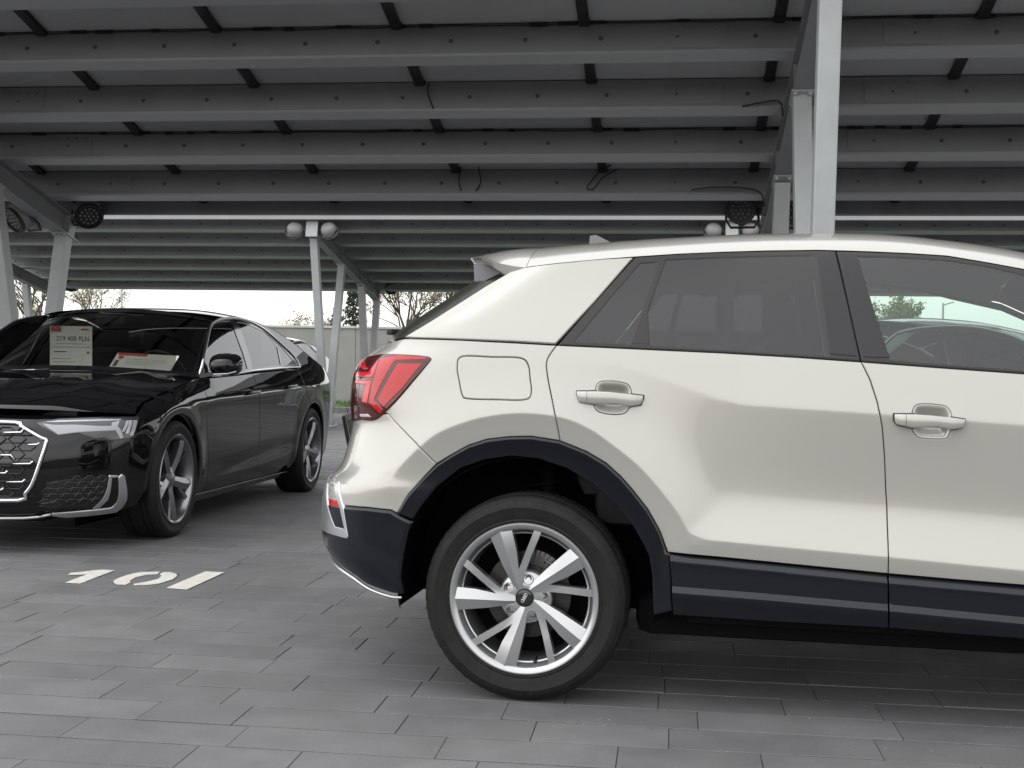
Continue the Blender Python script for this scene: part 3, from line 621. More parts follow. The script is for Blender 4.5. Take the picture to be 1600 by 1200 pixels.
def panel(name, poly, body, m, parent, off=0.0, res=.014, holes=(), edge=.0028, drop=.0035, gap=.0017, thick=.014, depth=None, mirror=True, creases=()):
    P = [tuple(p[:2]) for p in poly]
    if area2(P) < 0: P = P[::-1]
    P = densify(P, res); loops = [(P, 1)]
    for h in holes:
        h = [tuple(p[:2]) for p in h]
        if area2(h) < 0: h = h[::-1]
        loops.append((densify(h, res), -1))
    V2, E2, kind, outd = [], [], [], []      # kind 0 interior, 1 outer ring
    rings = []; inner_loops = []
    for L, sg in loops:
        r0, d0 = offset2(L, gap*sg); r1, d1 = offset2(L, (gap+edge)*sg); b = len(V2); n = len(L)
        V2 += r0; kind += [1]*n; outd += [(-dx*sg, -dz*sg) for dx, dz in d0]
        V2 += r1; kind += [0]*n; outd += [(0, 0)]*n
        E2 += [(b+i, b+(i+1) % n) for i in range(n)]+[(b+n+i, b+n+(i+1) % n) for i in range(n)]
        rings.append((b, n, sg)); inner_loops.append(r1)
    A = np.array(P); x0, x1 = A[:, 0].min(), A[:, 0].max(); z0, z1 = A[:, 1].min(), A[:, 1].max()
    gx, gz = np.meshgrid(np.arange(x0+res*.5, x1, res), np.arange(z0+res*.5, z1, res)); gx = gx.ravel(); gz = gz.ravel()
    ok = inside(gx, gz, inner_loops[0]) & (pl_dist(gx, gz, inner_loops[0]+inner_loops[0][:1]) > res*.5)
    for h in inner_loops[1:]: ok &= ~inside(gx, gz, h) & (pl_dist(gx, gz, h+h[:1]) > res*.5)
    extra = []
    for line in creases:        # rows of points along a crease keep its edge clean
        L_ = [line[0]]
        for a, b_ in zip(line[:-1], line[1:]):
            n = max(1, int(math.hypot(b_[0]-a[0], b_[1]-a[1])/(res*.75))); L_ += [(a[0]+(b_[0]-a[0])*k/n, a[1]+(b_[1]-a[1])*k/n) for k in range(1, n+1)]
        LA = np.array(L_); T_ = np.gradient(LA, axis=0); T_ /= np.linalg.norm(T_, axis=1, keepdims=True)+1e-9; Nn = np.stack([-T_[:, 1], T_[:, 0]], 1)
        ML = [(body.m_of_x(x_, z_), z_) for x_, z_ in L_ if z0-.1 < z_ < z1+.1 and -1 < x_ < 3.5]
        ML = [q for q in ML if x0-.1 < q[0] < x1+.1]
        if len(ML) < 2: continue
        ok &= pl_dist(gx, gz, ML) > .0075+res*.35
        for o__ in (-.0075, -.003, 0, .003, .0075):
            for (x_, z_), nn in zip(L_, Nn):
                xx, zz = x_+nn[0]*o__, z_+nn[1]*o__
                if -1 < xx < 3.5: extra.append((body.m_of_x(xx, zz), zz))
    if extra:
        EA = np.array(extra); k_ = inside(EA[:, 0], EA[:, 1], inner_loops[0]) & (pl_dist(EA[:, 0], EA[:, 1], inner_loops[0]+inner_loops[0][:1]) > .0015)
        for h in inner_loops[1:]: k_ &= ~inside(EA[:, 0], EA[:, 1], h) & (pl_dist(EA[:, 0], EA[:, 1], h+h[:1]) > .0015)
        for a, b_ in EA[k_]: V2.append((float(a), float(b_))); kind.append(0); outd.append((0, 0))
    for a, b_ in zip(gx[ok], gz[ok]): V2.append((float(a), float(b_))); kind.append(0); outd.append((0, 0))
    n_in = len(V2)
    vo, eo, fo, ov, oe, of = delaunay_2d_cdt([Vector(v) for v in V2], E2, [], 0, 1e-7)
    vo = [(v.x, v.y) for v in vo]; K = [0]*len(vo); OD = [(0, 0)]*len(vo); idx = [-1]*n_in
    for i, src in enumerate(ov):
        for s_ in src:
            if s_ < n_in: idx[s_] = i
            if s_ < n_in and kind[s_] == 1: K[i] = 1; OD[i] = outd[s_]
    F = np.array([f for f in fo if len(f) == 3]); VA = np.array(vo)
    cen = VA[F].mean(1); r0 = [V2[rings[0][0]+i] for i in range(rings[0][1])]
    keep = inside(cen[:, 0], cen[:, 1], r0)
    for b, n, sg in rings[1:]: keep &= ~inside(cen[:, 0], cen[:, 1], [V2[b+i] for i in range(n)])
    F = F[keep]
    pos, nrm = body.posn(VA[:, 0], VA[:, 1])
    flip = -np.sign((nrm[:, 1]).sum()) or 1.0
    if getattr(body, 'topside', False): flip = np.sign(nrm[:, 2].sum()) or 1.0
    nrm = nrm*flip
    K = np.array(K); o_ = np.full(len(VA), off)-K*drop
    if depth is not None: o_ = o_+depth(VA[:, 0], VA[:, 1], inner_loops[0])
    if depth is not None:
        e = .003
        dm = (depth(VA[:, 0]+e, VA[:, 1], inner_loops[0])-depth(VA[:, 0]-e, VA[:, 1], inner_loops[0]))/(2*e); dz = (depth(VA[:, 0], VA[:, 1]+e, inner_loops[0])-depth(VA[:, 0], VA[:, 1]-e, inner_loops[0]))/(2*e)
    pos = pos+nrm*o_[:, None]
    e = .004; OD = np.array(OD)
    pm = body.pos(VA[:, 0]+e, VA[:, 1])-body.pos(VA[:, 0]-e, VA[:, 1]); pz = body.pos(VA[:, 0], VA[:, 1]+e)-body.pos(VA[:, 0], VA[:, 1]-e)
    pm /= np.linalg.norm(pm, axis=1, keepdims=True)+1e-9; pz /= np.linalg.norm(pz, axis=1, keepdims=True)+1e-9
    N = nrm+K[:, None]*1.0*(pm*OD[:, :1]+pz*OD[:, 1:])
    if depth is not None: N = N-(pm*dm[:, None]+pz*dz[:, None])
    N /= np.linalg.norm(N, axis=1, keepdims=True)+1e-9
    verts = [tuple(p) for p in pos]; faces = []
    used = {}
    e1 = pos[F[:, 1]]-pos[F[:, 0]]; e2 = pos[F[:, 2]]-pos[F[:, 0]]; fn = np.cross(e1, e2); sgn = (fn*nrm[F[:, 0]]).sum(1)
    faces = [tuple(f) if s_ > 0 else tuple(f[::-1]) for f, s_ in zip(F.tolist(), sgn)]
    normals = [tuple(n) for n in N]
    if thick:
        for b, n, sg in rings:
            ring = [idx[b+i] for i in range(n)]; base = len(verts)
            for i in ring:
                verts.append(tuple(pos[i]-nrm[i]*thick)); od = pm[i]*OD[i, 0]+pz[i]*OD[i, 1]; normals.append(tuple(od if np.any(od) else nrm[i]))
            for i in range(n):
                j = (i+1) % n; q = (ring[i], base+i, base+j, ring[j])
                faces.append(q if (sg*flip > 0) != False else q[::-1])
    me = bpy.data.meshes.new(name); me.from_pydata(verts, [], faces); me.update(); me.shade_smooth()
    me.normals_split_custom_set_from_vertices(normals)
    o = link(name, me, m, parent)
    o2 = None
    if mirror: o2 = o.copy(); COL.objects.link(o2); o2.parent = parent; o2.scale = (1, -1, 1)
    return (o, o2)

# ================================================================== car materials
def paint_mat(name, col, flake=.35, coat_r=.006, rough=.32, metal=.25, spec=.5):
    m = mat(name, col, rough=rough, metal=metal, coat=1.0, coat_rough=coat_r, spec=spec)
    nt = m.node_tree; p = nt.nodes['Principled BSDF']
    n = nt.nodes.new('ShaderNodeTexNoise'); n.inputs['Scale'].default_value = 3.0; n.inputs['Detail'].default_value = 5
    tc = nt.nodes.new('ShaderNodeTexCoord'); nt.links.new(tc.outputs['Object'], n.inputs['Vector'])
    mr = nt.nodes.new('ShaderNodeMapRange'); mr.inputs['To Min'].default_value = coat_r*.5; mr.inputs['To Max'].default_value = coat_r*2.2
    nt.links.new(n.outputs['Fac'], mr.inputs['Value']); nt.links.new(mr.outputs[0], p.inputs['Coat Roughness'])
    return m
M_PALE = paint_mat('pale_grey_green_paint', (.420, .410, .374), metal=.30, rough=.27, spec=.3)
M_BLACKP = paint_mat('black_metallic_paint', (.004, .004, .0045), metal=0, rough=.5, spec=0.0, coat_r=.008)
M_WHITEP = paint_mat('white_paint', (.75, .75, .74), metal=0)
M_CLAD = mat('dark_cladding', (.0055, .0062, .010), rough=.16, spec=.45)
M_TRIM = mat('window_trim', (.03, .027, .028), rough=.4, spec=.35)
M_PILLAR = mat('pillar_film', (.018, .0165, .02), rough=.34, spec=.4)
M_TYRE = mat('tyre_rubber', (.0095, .0092, .0085), rough=.62, spec=.28, noise=.3, nscale=25, bump=.12, bscale=90)
M_LINER = mat('wheelhouse_liner', (.005, .005, .0055), rough=.9, spec=.08)
M_RIM = mat('silver_alloy', (.44, .445, .45), rough=.30, metal=.85, coat=.5, coat_rough=.05)
M_RIMD = mat('rim_recess', (.30, .31, .32), rough=.35, metal=.8)
M_CAPB = mat('cap_black', (.01, .01, .011), rough=.2, coat=.6)
M_CHROME = mat('chrome', (.75, .76, .77), rough=.08, metal=1.0)
M_SATIN = mat('satin_silver', (.52, .53, .55), rough=.3, metal=.9)
M_DISC = mat('brake_disc', (.05, .049, .047), rough=.4, metal=.8)
M_BOLT = mat('wheel_bolt', (.11, .105, .10), rough=.4, metal=.8)
M_PRIV = glass_mat('privacy_glass', (.115, .11, .12), 1.62)
M_TINT = glass_mat('green_tinted_glass', (.66, .76, .72), 1.68)
M_WSCR = glass_mat('windscreen_glass', (.68, .70, .65), 1.55)
M_RED = mat('red_lens', (.43, .002, .004), rough=.25, spec=0.1, coat=1.0, coat_rough=.02)
M_RED2 = mat('red_lens_inner', (.58, .004, .02), rough=.2, spec=0.1, coat=1.0, coat_rough=.02)
M_REDD = mat('dark_red_lens', (.055, .002, .004), rough=.2, spec=0.1, coat=1.0, coat_rough=.02)
M_CLEARL = mat('clear_lens', (.55, .42, .42), rough=.15, coat=1.0)
M_INT = mat('interior_dark', (.03, .03, .032), rough=.7)
M_HEAD = mat('headliner', (.60, .60, .58), rough=.9)
M_SEAT = mat('seat_cloth', (.035, .035, .037), rough=.9, noise=.2, nscale=60)
M_GLOSSB = mat('gloss_black', (.006, .006, .007), rough=.08, coat=.5)
M_DARKGL = mat('rear_screen', (.016, .016, .010), rough=.3, noise=.9, nscale=160, spec=.18)

# ------------------------------------------------------------------ wheels
def ring_torus(mb, c, r, w, M, n=28, mi=0):
    for k in range(n): pass
    prof = []
    b = len(mb.v); m_ = 6
    for k in range(n):
        a = 2*math.pi*k/n
        for j in range(m_):
            q = 2*math.pi*j/m_; rr = r+w*math.cos(q); mb.v.append(tuple(M @ Vector((c[0]+rr*math.cos(a), c[1]+rr*math.sin(a), c[2]+w*.6*math.sin(q)))))
    for k in range(n):
        for j in range(m_):
            mb.f.append((b+k*m_+j, b+((k+1) % n)*m_+j, b+((k+1) % n)*m_+(j+1) % m_, b+k*m_+(j+1) % m_)); mb.mi.append(mi)

def tyre_mesh(Rt, Rr, width, n=192):
    """outer face at h = 0, back at h = -width; rim bead radius Rr"""
    w = width; prof = [(Rr-.004, -.016), (Rr+.002, -.006), (Rr+.008, -.004), (Rr+.012, -.0065), (Rr+(Rt-Rr)*.35, -.001), (Rr+(Rt-Rr)*.52, 0), (Rr+(Rt-Rr)*.56, .0012), (Rr+(Rt-Rr)*.60, 0),
        (Rr+(Rt-Rr)*.75, -.004), (Rt-.018, -.009), (Rt-.011, -.0135), (Rt-.005, -.020), (Rt-.0015, -.032), (Rt-.001, -.05), (Rt-.007, -.052), (Rt-.007, -.058), (Rt, -.06), (Rt, -.085), (Rt-.007, -.087), (Rt-.007, -.095), (Rt, -.097),
        (Rt, -w+.085), (Rt-.007, -w+.083), (Rt-.007, -w+.076), (Rt, -w+.074), (Rt-.001, -w+.032), (Rt-.005, -w+.02), (Rt-.018, -w+.009), (Rr+(Rt-Rr)*.5, -w), (Rr+.008, -w+.01), (Rr-.004, -w+.03)]
    mb = MB(); m = len(prof)
    for k in range(n):
        a = 2*math.pi*k/n
        for j, (r, h) in enumerate(prof):
            if k % 3 == 0 and 9 <= j <= 12: r -= .0016
            if k % 3 == 0 and 24 <= j <= 26: r -= .0016
            mb.v.append((r*math.cos(a), r*math.sin(a), h))
    for k in range(n):
        for j in range(m-1): mb.f.append((k*m+j, ((k+1) % n)*m+j, ((k+1) % n)*m+j+1, k*m+j+1)); mb.mi.append(0)
    return mb.mesh('tyre', True, 32)

def rot2(p, a): return (p[0]*math.cos(a)-p[1]*math.sin(a), p[0]*math.sin(a)+p[1]*math.cos(a))
def wheel_suv(parent, loc, flip=False):
    """alloy with five broad and five slim spokes; local Z points outwards"""
    Rr = .2443; k = Rr/508.0
    root = empty('wheel', loc, 0, parent)
    q = Matrix.Rotation(R(90) if not flip else R(-90), 3, 'X').to_4x4(); root.matrix_local = Matrix.Translation(loc) @ q
    t = link('tyre', tyre_mesh(.334, Rr, .215), M_TYRE, root)
    me = t.data
    for v in me.vertices:
        d = v.co.y if not flip else -v.co.y
        if d < -.328: v.co.y = (-.328-(-.328-d)*.3)*(1 if not flip else -1)
    rim = MB().lathe([(Rr, -.02), (Rr+.001, -.004), (Rr-.002, 0), (Rr-.006, .0005), (.2255, -.006), (.2225, -.012), (.214, -.026), (.2115, -.034), (.2075, -.036), (.2045, -.05), (.200, -.10), (.205, -.19)], 96)
    rim.build('rim', M_RIM, root, angle=38)
    def cp(x, y): return ((x-589)*k, -(y-587)*k)        # measured on the wheel face
    def solid(top, height, base, name, faces):
        """top: dict of point -> (x, y, h); faces: list of loops; sides drop to base"""
        mb = MB()
        for i in range(5):
            a = -i*R(72); ids = {}
            for key, (x, y, h) in top.items():
                X, Y = rot2((x, y), a); ids[key] = len(mb.v); mb.v.append((X, Y, h))
            for f in faces: mb.f.append(tuple(ids[c] for c in f)); mb.mi.append(0)
            out = height
            low = []
            for c in out:
                x, y, h = top[c]; X, Y = rot2((x, y), a); low.append(len(mb.v)); mb.v.append((X*1.0, Y*1.0, base))
            for j in range(len(out)):
                j2 = (j+1) % len(out); mb.f.append((ids[out[j]], ids[out[j2]], low[j2], low[j])); mb.mi.append(0)
        return mb.build(name, M_RIM, root, angle=20)
    P = {}
    def pt(n, x, y, h): a, b = cp(x, y); P[n] = (a, b, h)
    pt('A', 356, 192, -.013); pt('G', 415, 122, -.004); pt('B', 494, 110, -.012); pt('A0', 352, 184, -.012); pt('B0', 491, 97, -.012); pt('G0', 410, 110, -.006)
    pt('B1', 530, 255, -.016); pt('E', 548, 398, -.022); pt('C', 440, 378, -.019); pt('C1', 478, 452, -.024); pt('D', 515, 520, -.030)
    pt('I', 528, 478, -.018); pt('I2', 550, 545, -.026)
    pt('H', 470, 290, -.009)
    pt('N0', 657, 97, -.012); pt('N1', 713, 110, -.012); pt('N2', 660, 108, -.010); pt('N3', 707, 124, -.012); pt('F', 588, 292, -.016); pt('K', 634, 300, -.015); pt('L', 596, 405, -.020); pt('L2', 578, 480, -.025); pt('M2', 575, 545, -.026)
    faces = [('A0', 'G0', 'G', 'A'), ('G0', 'B0', 'B', 'G'), ('A', 'G', 'H', 'C'), ('G', 'B', 'B1', 'H'), ('H', 'B1', 'E', 'I'), ('C', 'H', 'I', 'C1'), ('C1', 'I', 'I2', 'D'),
             ('N0', 'N1', 'N3', 'N2'), ('N2', 'N3', 'K', 'F'), ('F', 'K', 'L', 'E'), ('E', 'L', 'L2', 'I'), ('I', 'L2', 'M2', 'I2')]
    solid(P, ['A0', 'A', 'C', 'C1', 'D', 'I2', 'M2', 'L2', 'L', 'K', 'N3', 'N1', 'N0', 'N2', 'F', 'E', 'B1', 'B', 'B0', 'G0'], -.05, 'spokes', faces)
    # hub with bolt seats, cap and rings
    hub = MB().lathe([(.026, -.028), (.034, -.027), (.045, -.028), (.060, -.031), (.080, -.036), (.088, -.044), (.09, -.058), (.08, -.09)], 60)
    hub.build('hub', M_RIM, root, angle=40)
    a0 = math.atan2(-(462-587), 612-589)
    for i in range(5):
        a = a0-i*R(72); c = (.0605*math.cos(a), .0605*math.sin(a))
        b = MB().lathe([(.0185, -.028), (.0165, -.0275), (.0145, -.031), (.0135, -.05)], 24, Matrix.Translation((*c, 0))).build('bolt_seat', M_RIMD, root, angle=40)
        MB().lathe([(0, -.034), (.006, -.034), (.0065, -.031), (.0105, -.031), (.0125, -.035), (.0132, -.045)], 18, Matrix.Translation((*c, 0))).build('wheel_bolt', M_BOLT, b, angle=40)
    cap = MB().lathe([(0, -.0195), (.018, -.0195), (.0262, -.0215), (.0278, -.024), (.029, -.0225), (.0302, -.0245), (.031, -.032)], 48).build('centre_cap', M_CAPB, root, angle=40)
    em = MB(); ang = R(62)
    for i in range(4):
        d = (i-1.5)*.0068; ring_torus(em, (d, 0, 0), .0049, .0011, Matrix.Translation((0, 0, -.0188)) @ Matrix.Rotation(ang, 4, 'Z'), 24)
    em.build('emblem', M_CHROME, cap, smooth=True)
    va = cp(667, 1012); MB().lathe([(0, .006), (.0055, .006), (.006, -.02), (.0065, -.05)], 14, Matrix.Translation((va[0], va[1], -.028))).build('valve', M_BLACK, root, angle=40)
    MB().lathe([(.05, -.095), (.13, -.095), (.142, -.096), (.142, -.106), (.05, -.106)], 64).build('brake_disc', M_DISC, root, angle=40)
    cal = MB()
    for i in range(9): 
        a = R(28+i*7); cal.box((.128*math.cos(a), .128*math.sin(a), -.092), (.05, .018, .045), Matrix.Rotation(a, 3, 'Z'), bev=.004)
    cal.box((.10, .075, -.085), (.05, .03, .03), Matrix.Rotation(R(35), 3, 'Z'), bev=.004); cal.tube([(.09, .10, -.07), (.06, .115, -.07), (.045, .09, -.08), (.03, .12, -.09)], .005, 6)
    cal.build('brake_caliper', M_BOLT, root, angle=40)
    MB().lathe([(0, -.16), (.205, -.16)], 48).build('back_plate', M_LINER, root)
    return root

# ================================================================== pale compact SUV, seen from its right
SUV = empty('suv', (0.2085, 4.8853, 0.0), -R(10.5))
tag(SUV, 'pale grey-green compact SUV with dark cladding in the foreground, cut by the right edge', 'car')
B = SUVB
class SillBody(SuvBody):
    TOP = [(.0, .53), (.464, .507), (1.131, .468), (1.523, .451), (2.0, .43), (2.3, .42)]
    RID = [(.0, .415), (.478, .392), (.746, .384), (1.124, .369), (1.523, .35), (2.0, .33), (2.3, .32)]
    def W(s, x, z):
        zt = interp(x, s.TOP); u = zt-z; ur = zt-interp(x, s.RID)
        return .870+1.35*sp(u, .004)-(1.35+.05)*sp(u-.018, .006)+.95*sp(u-ur+.006, .003)-(.95+.28)*sp(u-ur-.008, .006)
SB = SillBody(); SB.setup()
SCR = ([(x_, z_-.018) for x_, z_ in SB.TOP], [(x_, z_+.006) for x_, z_ in SB.RID], [(x_, z_-.009) for x_, z_ in SB.RID])
flap = POLY['fuel_flap']
CRS = (SUV_C, [q for q in B.ZSH if q[0] > .3])
panel('quarter_panel', POLY['quarter'], B, M_PALE, SUV, holes=[flap], res=.011, creases=CRS)
panel('fuel_flap', flap, B, M_PALE, SUV)
panel('rear_bumper', POLY['bumper'], B, M_PALE, SUV, res=.011, creases=CRS)
panel('lower_bumper', POLY['bumper_low'], B, M_CLAD, SUV, off=.004, edge=.011, drop=.010, gap=.001)
panel('arch_cladding', POLY['arch'], B, M_CLAD, SUV, off=.010, edge=.007, drop=.008, gap=.0012, thick=.05)
rd, _ = panel('rear_door', POLY['rear_door'], B, M_PALE, SUV, holes=[POLY['cup']], res=.0095, creases=CRS)
fd, _ = panel('front_door', POLY['front_door'], B, M_PALE, SUV, holes=[POLY['cup2']], res=.0105, creases=CRS)
panel('rear_sill_cladding', POLY['rear_clad'], SB, M_CLAD, SUV, gap=.0014, res=.010, creases=SCR)
panel('front_sill_cladding', POLY['front_clad'], SB, M_CLAD, SUV, gap=.0014, res=.010, creases=SCR)
panel('rear_pillar', POLY['cpillar'], B, M_PALE, SUV, off=.002)
panel('rear_window_frame', POLY['rear_dlo'], B, M_TRIM, SUV, holes=[POLY['quarter_glass'], POLY['rear_glass']], off=.001, edge=.004, drop=.005, gap=.001)
panel('front_window_frame', POLY['front_dlo'], B, M_TRIM, SUV, holes=[POLY['front_glass']], off=.001, edge=.004, drop=.005, gap=.001)
# pillar films laid over the frames
def sub(name, P, m, off, **kw): return panel(name, P, B, m, SUV, off=off, **kw)
RD = POLY['rear_dlo']; FG = POLY['front_glass']
RGL = POLY['rear_glass']
panel('pillar_trim', [RGL[3], RD[7], RD[8], RD[9], (RD[10][0]-.006, RD[10][1]+.010), RGL[5], RGL[4]], B, M_PILLAR, SUV, off=.004, gap=.004, edge=.002, drop=.002)
FD = POLY['front_dlo']
panel('pillar_trim', [FD[0], FG[0], FG[13], FG[12], (FD[13][0]+.006, FD[13][1]+.010), FD[14], FD[15]], B, M_PILLAR, SUV, off=.004, gap=.004, edge=.002, drop=.002)
panel('window_divider', POLY['divider'], B, M_TRIM, SUV, off=.003, gap=.0002, edge=.003, drop=.004, thick=.02)
panel('quarter_window', POLY['quarter_glass'], B, M_PRIV, SUV, off=-.003, gap=-.004, thick=0)
panel('rear_door_window', POLY['rear_glass'], B, M_PRIV, SUV, off=-.003, gap=-.004, thick=0)
panel('front_door_window', POLY['front_glass'], B, M_TINT, SUV, off=-.003, gap=-.004, thick=0, res=.03)
panel('tailgate', POLY['tailgate'], B, M_PALE, SUV, res=.02)
panel('rear_screen', POLY['rear_window'], B, M_DARKGL, SUV, off=-.004, res=.02)

# tail lamps
TL, TL2 = panel('tail_lamp', POLY['tail_lamp'], B, M_REDD, SUV, off=.006, edge=.008, drop=.008, gap=.001, thick=.02, res=.010)
for nm, key, m_, of in (('light_guide', 'lamp_l', M_RED, .0085), ('reflector', 'lamp_r', M_RED, .0085), ('brake_light', 'lamp_f', M_RED2, .0085), ('brake_light', 'lamp_g', M_RED2, .0085), ('reversing_light', 'lamp_c', M_CLEARL, .0085), ('indicator', 'lamp_h', M_RED2, .0085)):
    a, b_ = panel(nm, POLY[key], B, m_, SUV, off=of, gap=.0005, edge=.0025, drop=.003, thick=.004, res=.010)
    a.parent = TL
    if b_: b_.parent = TL; 
# bumper corner reflector
RF, RF2 = panel('reflector_frame', POLY['refl_frame'], B, M_SATIN, SUV, off=.006, edge=.003, drop=.004, gap=.0, thick=.03, res=.008, holes=[POLY['refl_in']])
a, b_ = panel('reflector_grille', POLY['refl_in'], B, M_BLACK, SUV, off=-.001, gap=-.003, thick=0, res=.008); a.parent = RF; b_.parent = RF
ri = POLY['refl_in']; c0 = [(ri[0][0]+ri[4][0])/2+.004, (ri[0][1]+ri[4][1])/2]
zr_ = ri[2][1]; mid = [(ri[5][0]-.008, zr_+.018), (ri[2][0]-.020, zr_+.018), (ri[2][0]+.003, zr_-.02), (ri[5][0]+.018, zr_-.02)]
a, b_ = panel('red_reflector', mid, B, M_RED, SUV, off=.002, gap=0, thick=.004, res=.008); a.parent = RF; b_.parent = RF
# bright lip under the rear bumper
LIP = [(m_, z_) for m_, z_ in POLY['bumper_low'][8:15]]
for sg in (1, -1):
    pts = []
    for m_, z_ in cr(LIP, 5):
        p, n_ = B.posn(np.array([m_]), np.array([z_])); n_ = n_[0]*(-np.sign(n_[0][1]) or 1); p = p[0]+n_*.006; pts.append((p[0], p[1]*sg, p[2]-.004))
    MB().tube(pts, [.0045+.006*min(1, i/len(pts)) for i in range(len(pts))], 8).build('skid_lip', M_SATIN, SUV, smooth=True)
# door handles: recessed cup and grip
def cup_depth(m, z, loop):
    d = pl_dist(m, z, loop+loop[:1]); ins = inside(m, z, loop)
    return np.where(ins, -.030*sstep(0, .032, d), 0)
for key, door in (('cup', rd), ('cup2', fd)):
    a, b_ = panel('handle_cup', POLY[key], B, M_PALE, SUV, gap=-.0005, edge=.002, drop=0, thick=0, res=.006, depth=cup_depth); a.parent = door; b_.parent = door
for key, door in (('grip', rd), ('grip2', fd)):
    G = POLY[key]; up = [G[i] for i in (0, 1, 2, 3, 4)]; lo = [G[i] for i in (11, 10, 9, 8, 7, 6, 5)]
    xs = sorted(g[0] for g in G); x0, x1 = xs[0], xs[-1]; ux, uz = [g[0] for g in up], [g[2] for g in up]; lx, lz = [g[0] for g in lo], [g[2] for g in lo]
    yb = sum(g[1] for g in G)/len(G)
    def gripmesh(xa, xb, nm, par, mt, grow=0.0, back=0.0, nseg=24):
        mb = MB(); ns = 14
        for i in range(nseg+1):
            f = i/nseg; x = xa+(xb-xa)*f; zt = np.interp(x, ux, uz)+grow; zb = np.interp(x, lx, lz)-grow; t = (x-x0)/(x1-x0)
            endf = min(1, min(t, 1-t)/.12); bow = .030+.014*math.sin(math.pi*min(1, max(0, t)))-back
            yy = np.interp(x, [G[0][0], G[4][0]], [G[0][1], G[4][1]])
            hz = (zt-zb)/2; zc = (zt+zb)/2
            for j in range(ns):
                a = math.pi*2*j/ns; cx, cz = math.cos(a), math.sin(a)
                px_ = abs(cx)**.6*(1 if cx > 0 else -1); pz_ = abs(cz)**.6*(1 if cz > 0 else -1)
                mb.v.append((x, yy-bow*.5-px_*.011*(.4+.6*endf)+.004, zc+pz_*hz))
        for i in range(nseg):
            for j in range(ns): mb.f.append((i*ns+j, i*ns+(j+1) % ns, (i+1)*ns+(j+1) % ns, (i+1)*ns+j)); mb.mi.append(0)
        mb.f.append(tuple(range(ns))); mb.mi.append(0); mb.f.append(tuple(nseg*ns+j for j in range(ns))); mb.mi.append(0)
        for sg in (1, -1):
            o = mb.build(nm, mt, par, angle=50); o.scale = (1, sg, 1)
    xk = x0+(x1-x0)*.17
    gripmesh(x0+.003, xk-.0006, 'handle_end_cap', door, M_PALE, nseg=8); gripmesh(xk+.0006, x1-.003, 'handle_grip', door, M_PALE)
    # dark seal behind both ends
    for xa, xb in ((x0-.0005, x0+(x1-x0)*.30), (x0+(x1-x0)*.80, x1+.0005)):
        mb = MB(); n = 10; tp, bt = [], []
        for i in range(n+1):
            x = xa+(xb-xa)*i/n; tp.append((x, np.interp(x, ux, uz)+.0025)); bt.append((x, np.interp(x, lx, lz)-.0028))
        loop = tp+bt[::-1]
        for sg in (1, -1):
            yy = [np.interp(p[0], [G[0][0], G[4][0]], [G[0][1], G[4][1]]) for p in loop]
            fr = [(p[0], (y-.0035)*sg, p[1]) for p, y in zip(loop, yy)]; bk = [(p[0], (y+.012)*sg, p[1]) for p, y in zip(loop, yy)]; L_ = len(loop)
            MB().add(fr+bk, [tuple(range(L_))]+[(i, (i+1) % L_, L_+(i+1) % L_, L_+i) for i in range(L_)]).build('handle_seal', M_BLACK, door)

# roof, rear spoiler, windscreen
ED = B.pos(np.array([p[0] for p in POLY['roof_edge']]), np.array([p[1] for p in POLY['roof_edge']]))
exs = ED[:, 0]; eys = -ED[:, 1]; ezs = ED[:, 2]
SIL = [(-.45, 1.42), (-.259, 1.459), (-.155, 1.478), (.016, 1.500), (.326, 1.524), (.654, 1.538), (.973, 1.540), (1.182, 1.533), (1.386, 1.512), (1.587, 1.480), (1.75, 1.44), (1.95, 1.36), (2.2, 1.22), (2.5, 1.06)]
SIL = cr(SIL, 4)
def roof_z(x, y):
    """height of the roof skin at x and |y|"""
    ye = np.interp(x, exs, eys); ze = np.interp(x, exs, ezs); v0 = 1-.5/ye if ye > .5 else .2
    s5 = np.interp(x, [p[0] for p in SIL], [p[1] for p in SIL]); p_ = 4.0
    zc = ze+max(.012, (s5-ze))/(1-(1-max(.2, v0))**p_); v = 1-min(1, abs(y)/ye)
    return ze+(zc-ze)*(1-(1-v)**p_)
def roof_grid(name, xa, xb, m_, nx=60, inset=lambda x: 0.0, dz=0.0, ny=48, ysc=1.0):
    mb = MB()
    for i in range(nx+1):
        x = xa+(xb-xa)*i/nx; ye = np.interp(x, exs, eys)-inset(x)
        for j in range(ny+1):
            a = -1+2*j/ny; a = math.copysign(1-(1-abs(a))**1.6, a); y = a*ye; mb.v.append((x, y, roof_z(x, y)+dz))
    for i in range(nx):
        for j in range(ny): mb.f.append((i*(ny+1)+j, (i+1)*(ny+1)+j, (i+1)*(ny+1)+j+1, i*(ny+1)+j+1)); mb.mi.append(0)
    return mb.build(name, m_, SUV, smooth=True)
XS0 = float(exs[0])
roof_grid('roof', XS0+.002, 1.72, M_PALE, 70)
roof_grid('headliner', .0, 1.70, M_HEAD, 30, inset=lambda x: .035, dz=-.035)
roof_grid('windscreen', 1.73, 2.26, M_WSCR, 20, inset=lambda x: .075, dz=-.006)
for sg in (1, -1):      # screen pillars
    mb = MB(); n = 24
    for i in range(n+1):
        x = 1.72+(2.30-1.72)*i/n; ye = np.interp(x, exs, eys)
        for yy in (ye-.002, ye-.03, ye-.075): mb.v.append((x, sg*yy, roof_z(x, yy)))
    for i in range(n):
        for j in range(2): mb.f.append((i*3+j, (i+1)*3+j, (i+1)*3+j+1, i*3+j+1)); mb.mi.append(0)
    mb.build('screen_pillar', M_PALE, SUV, smooth=True)
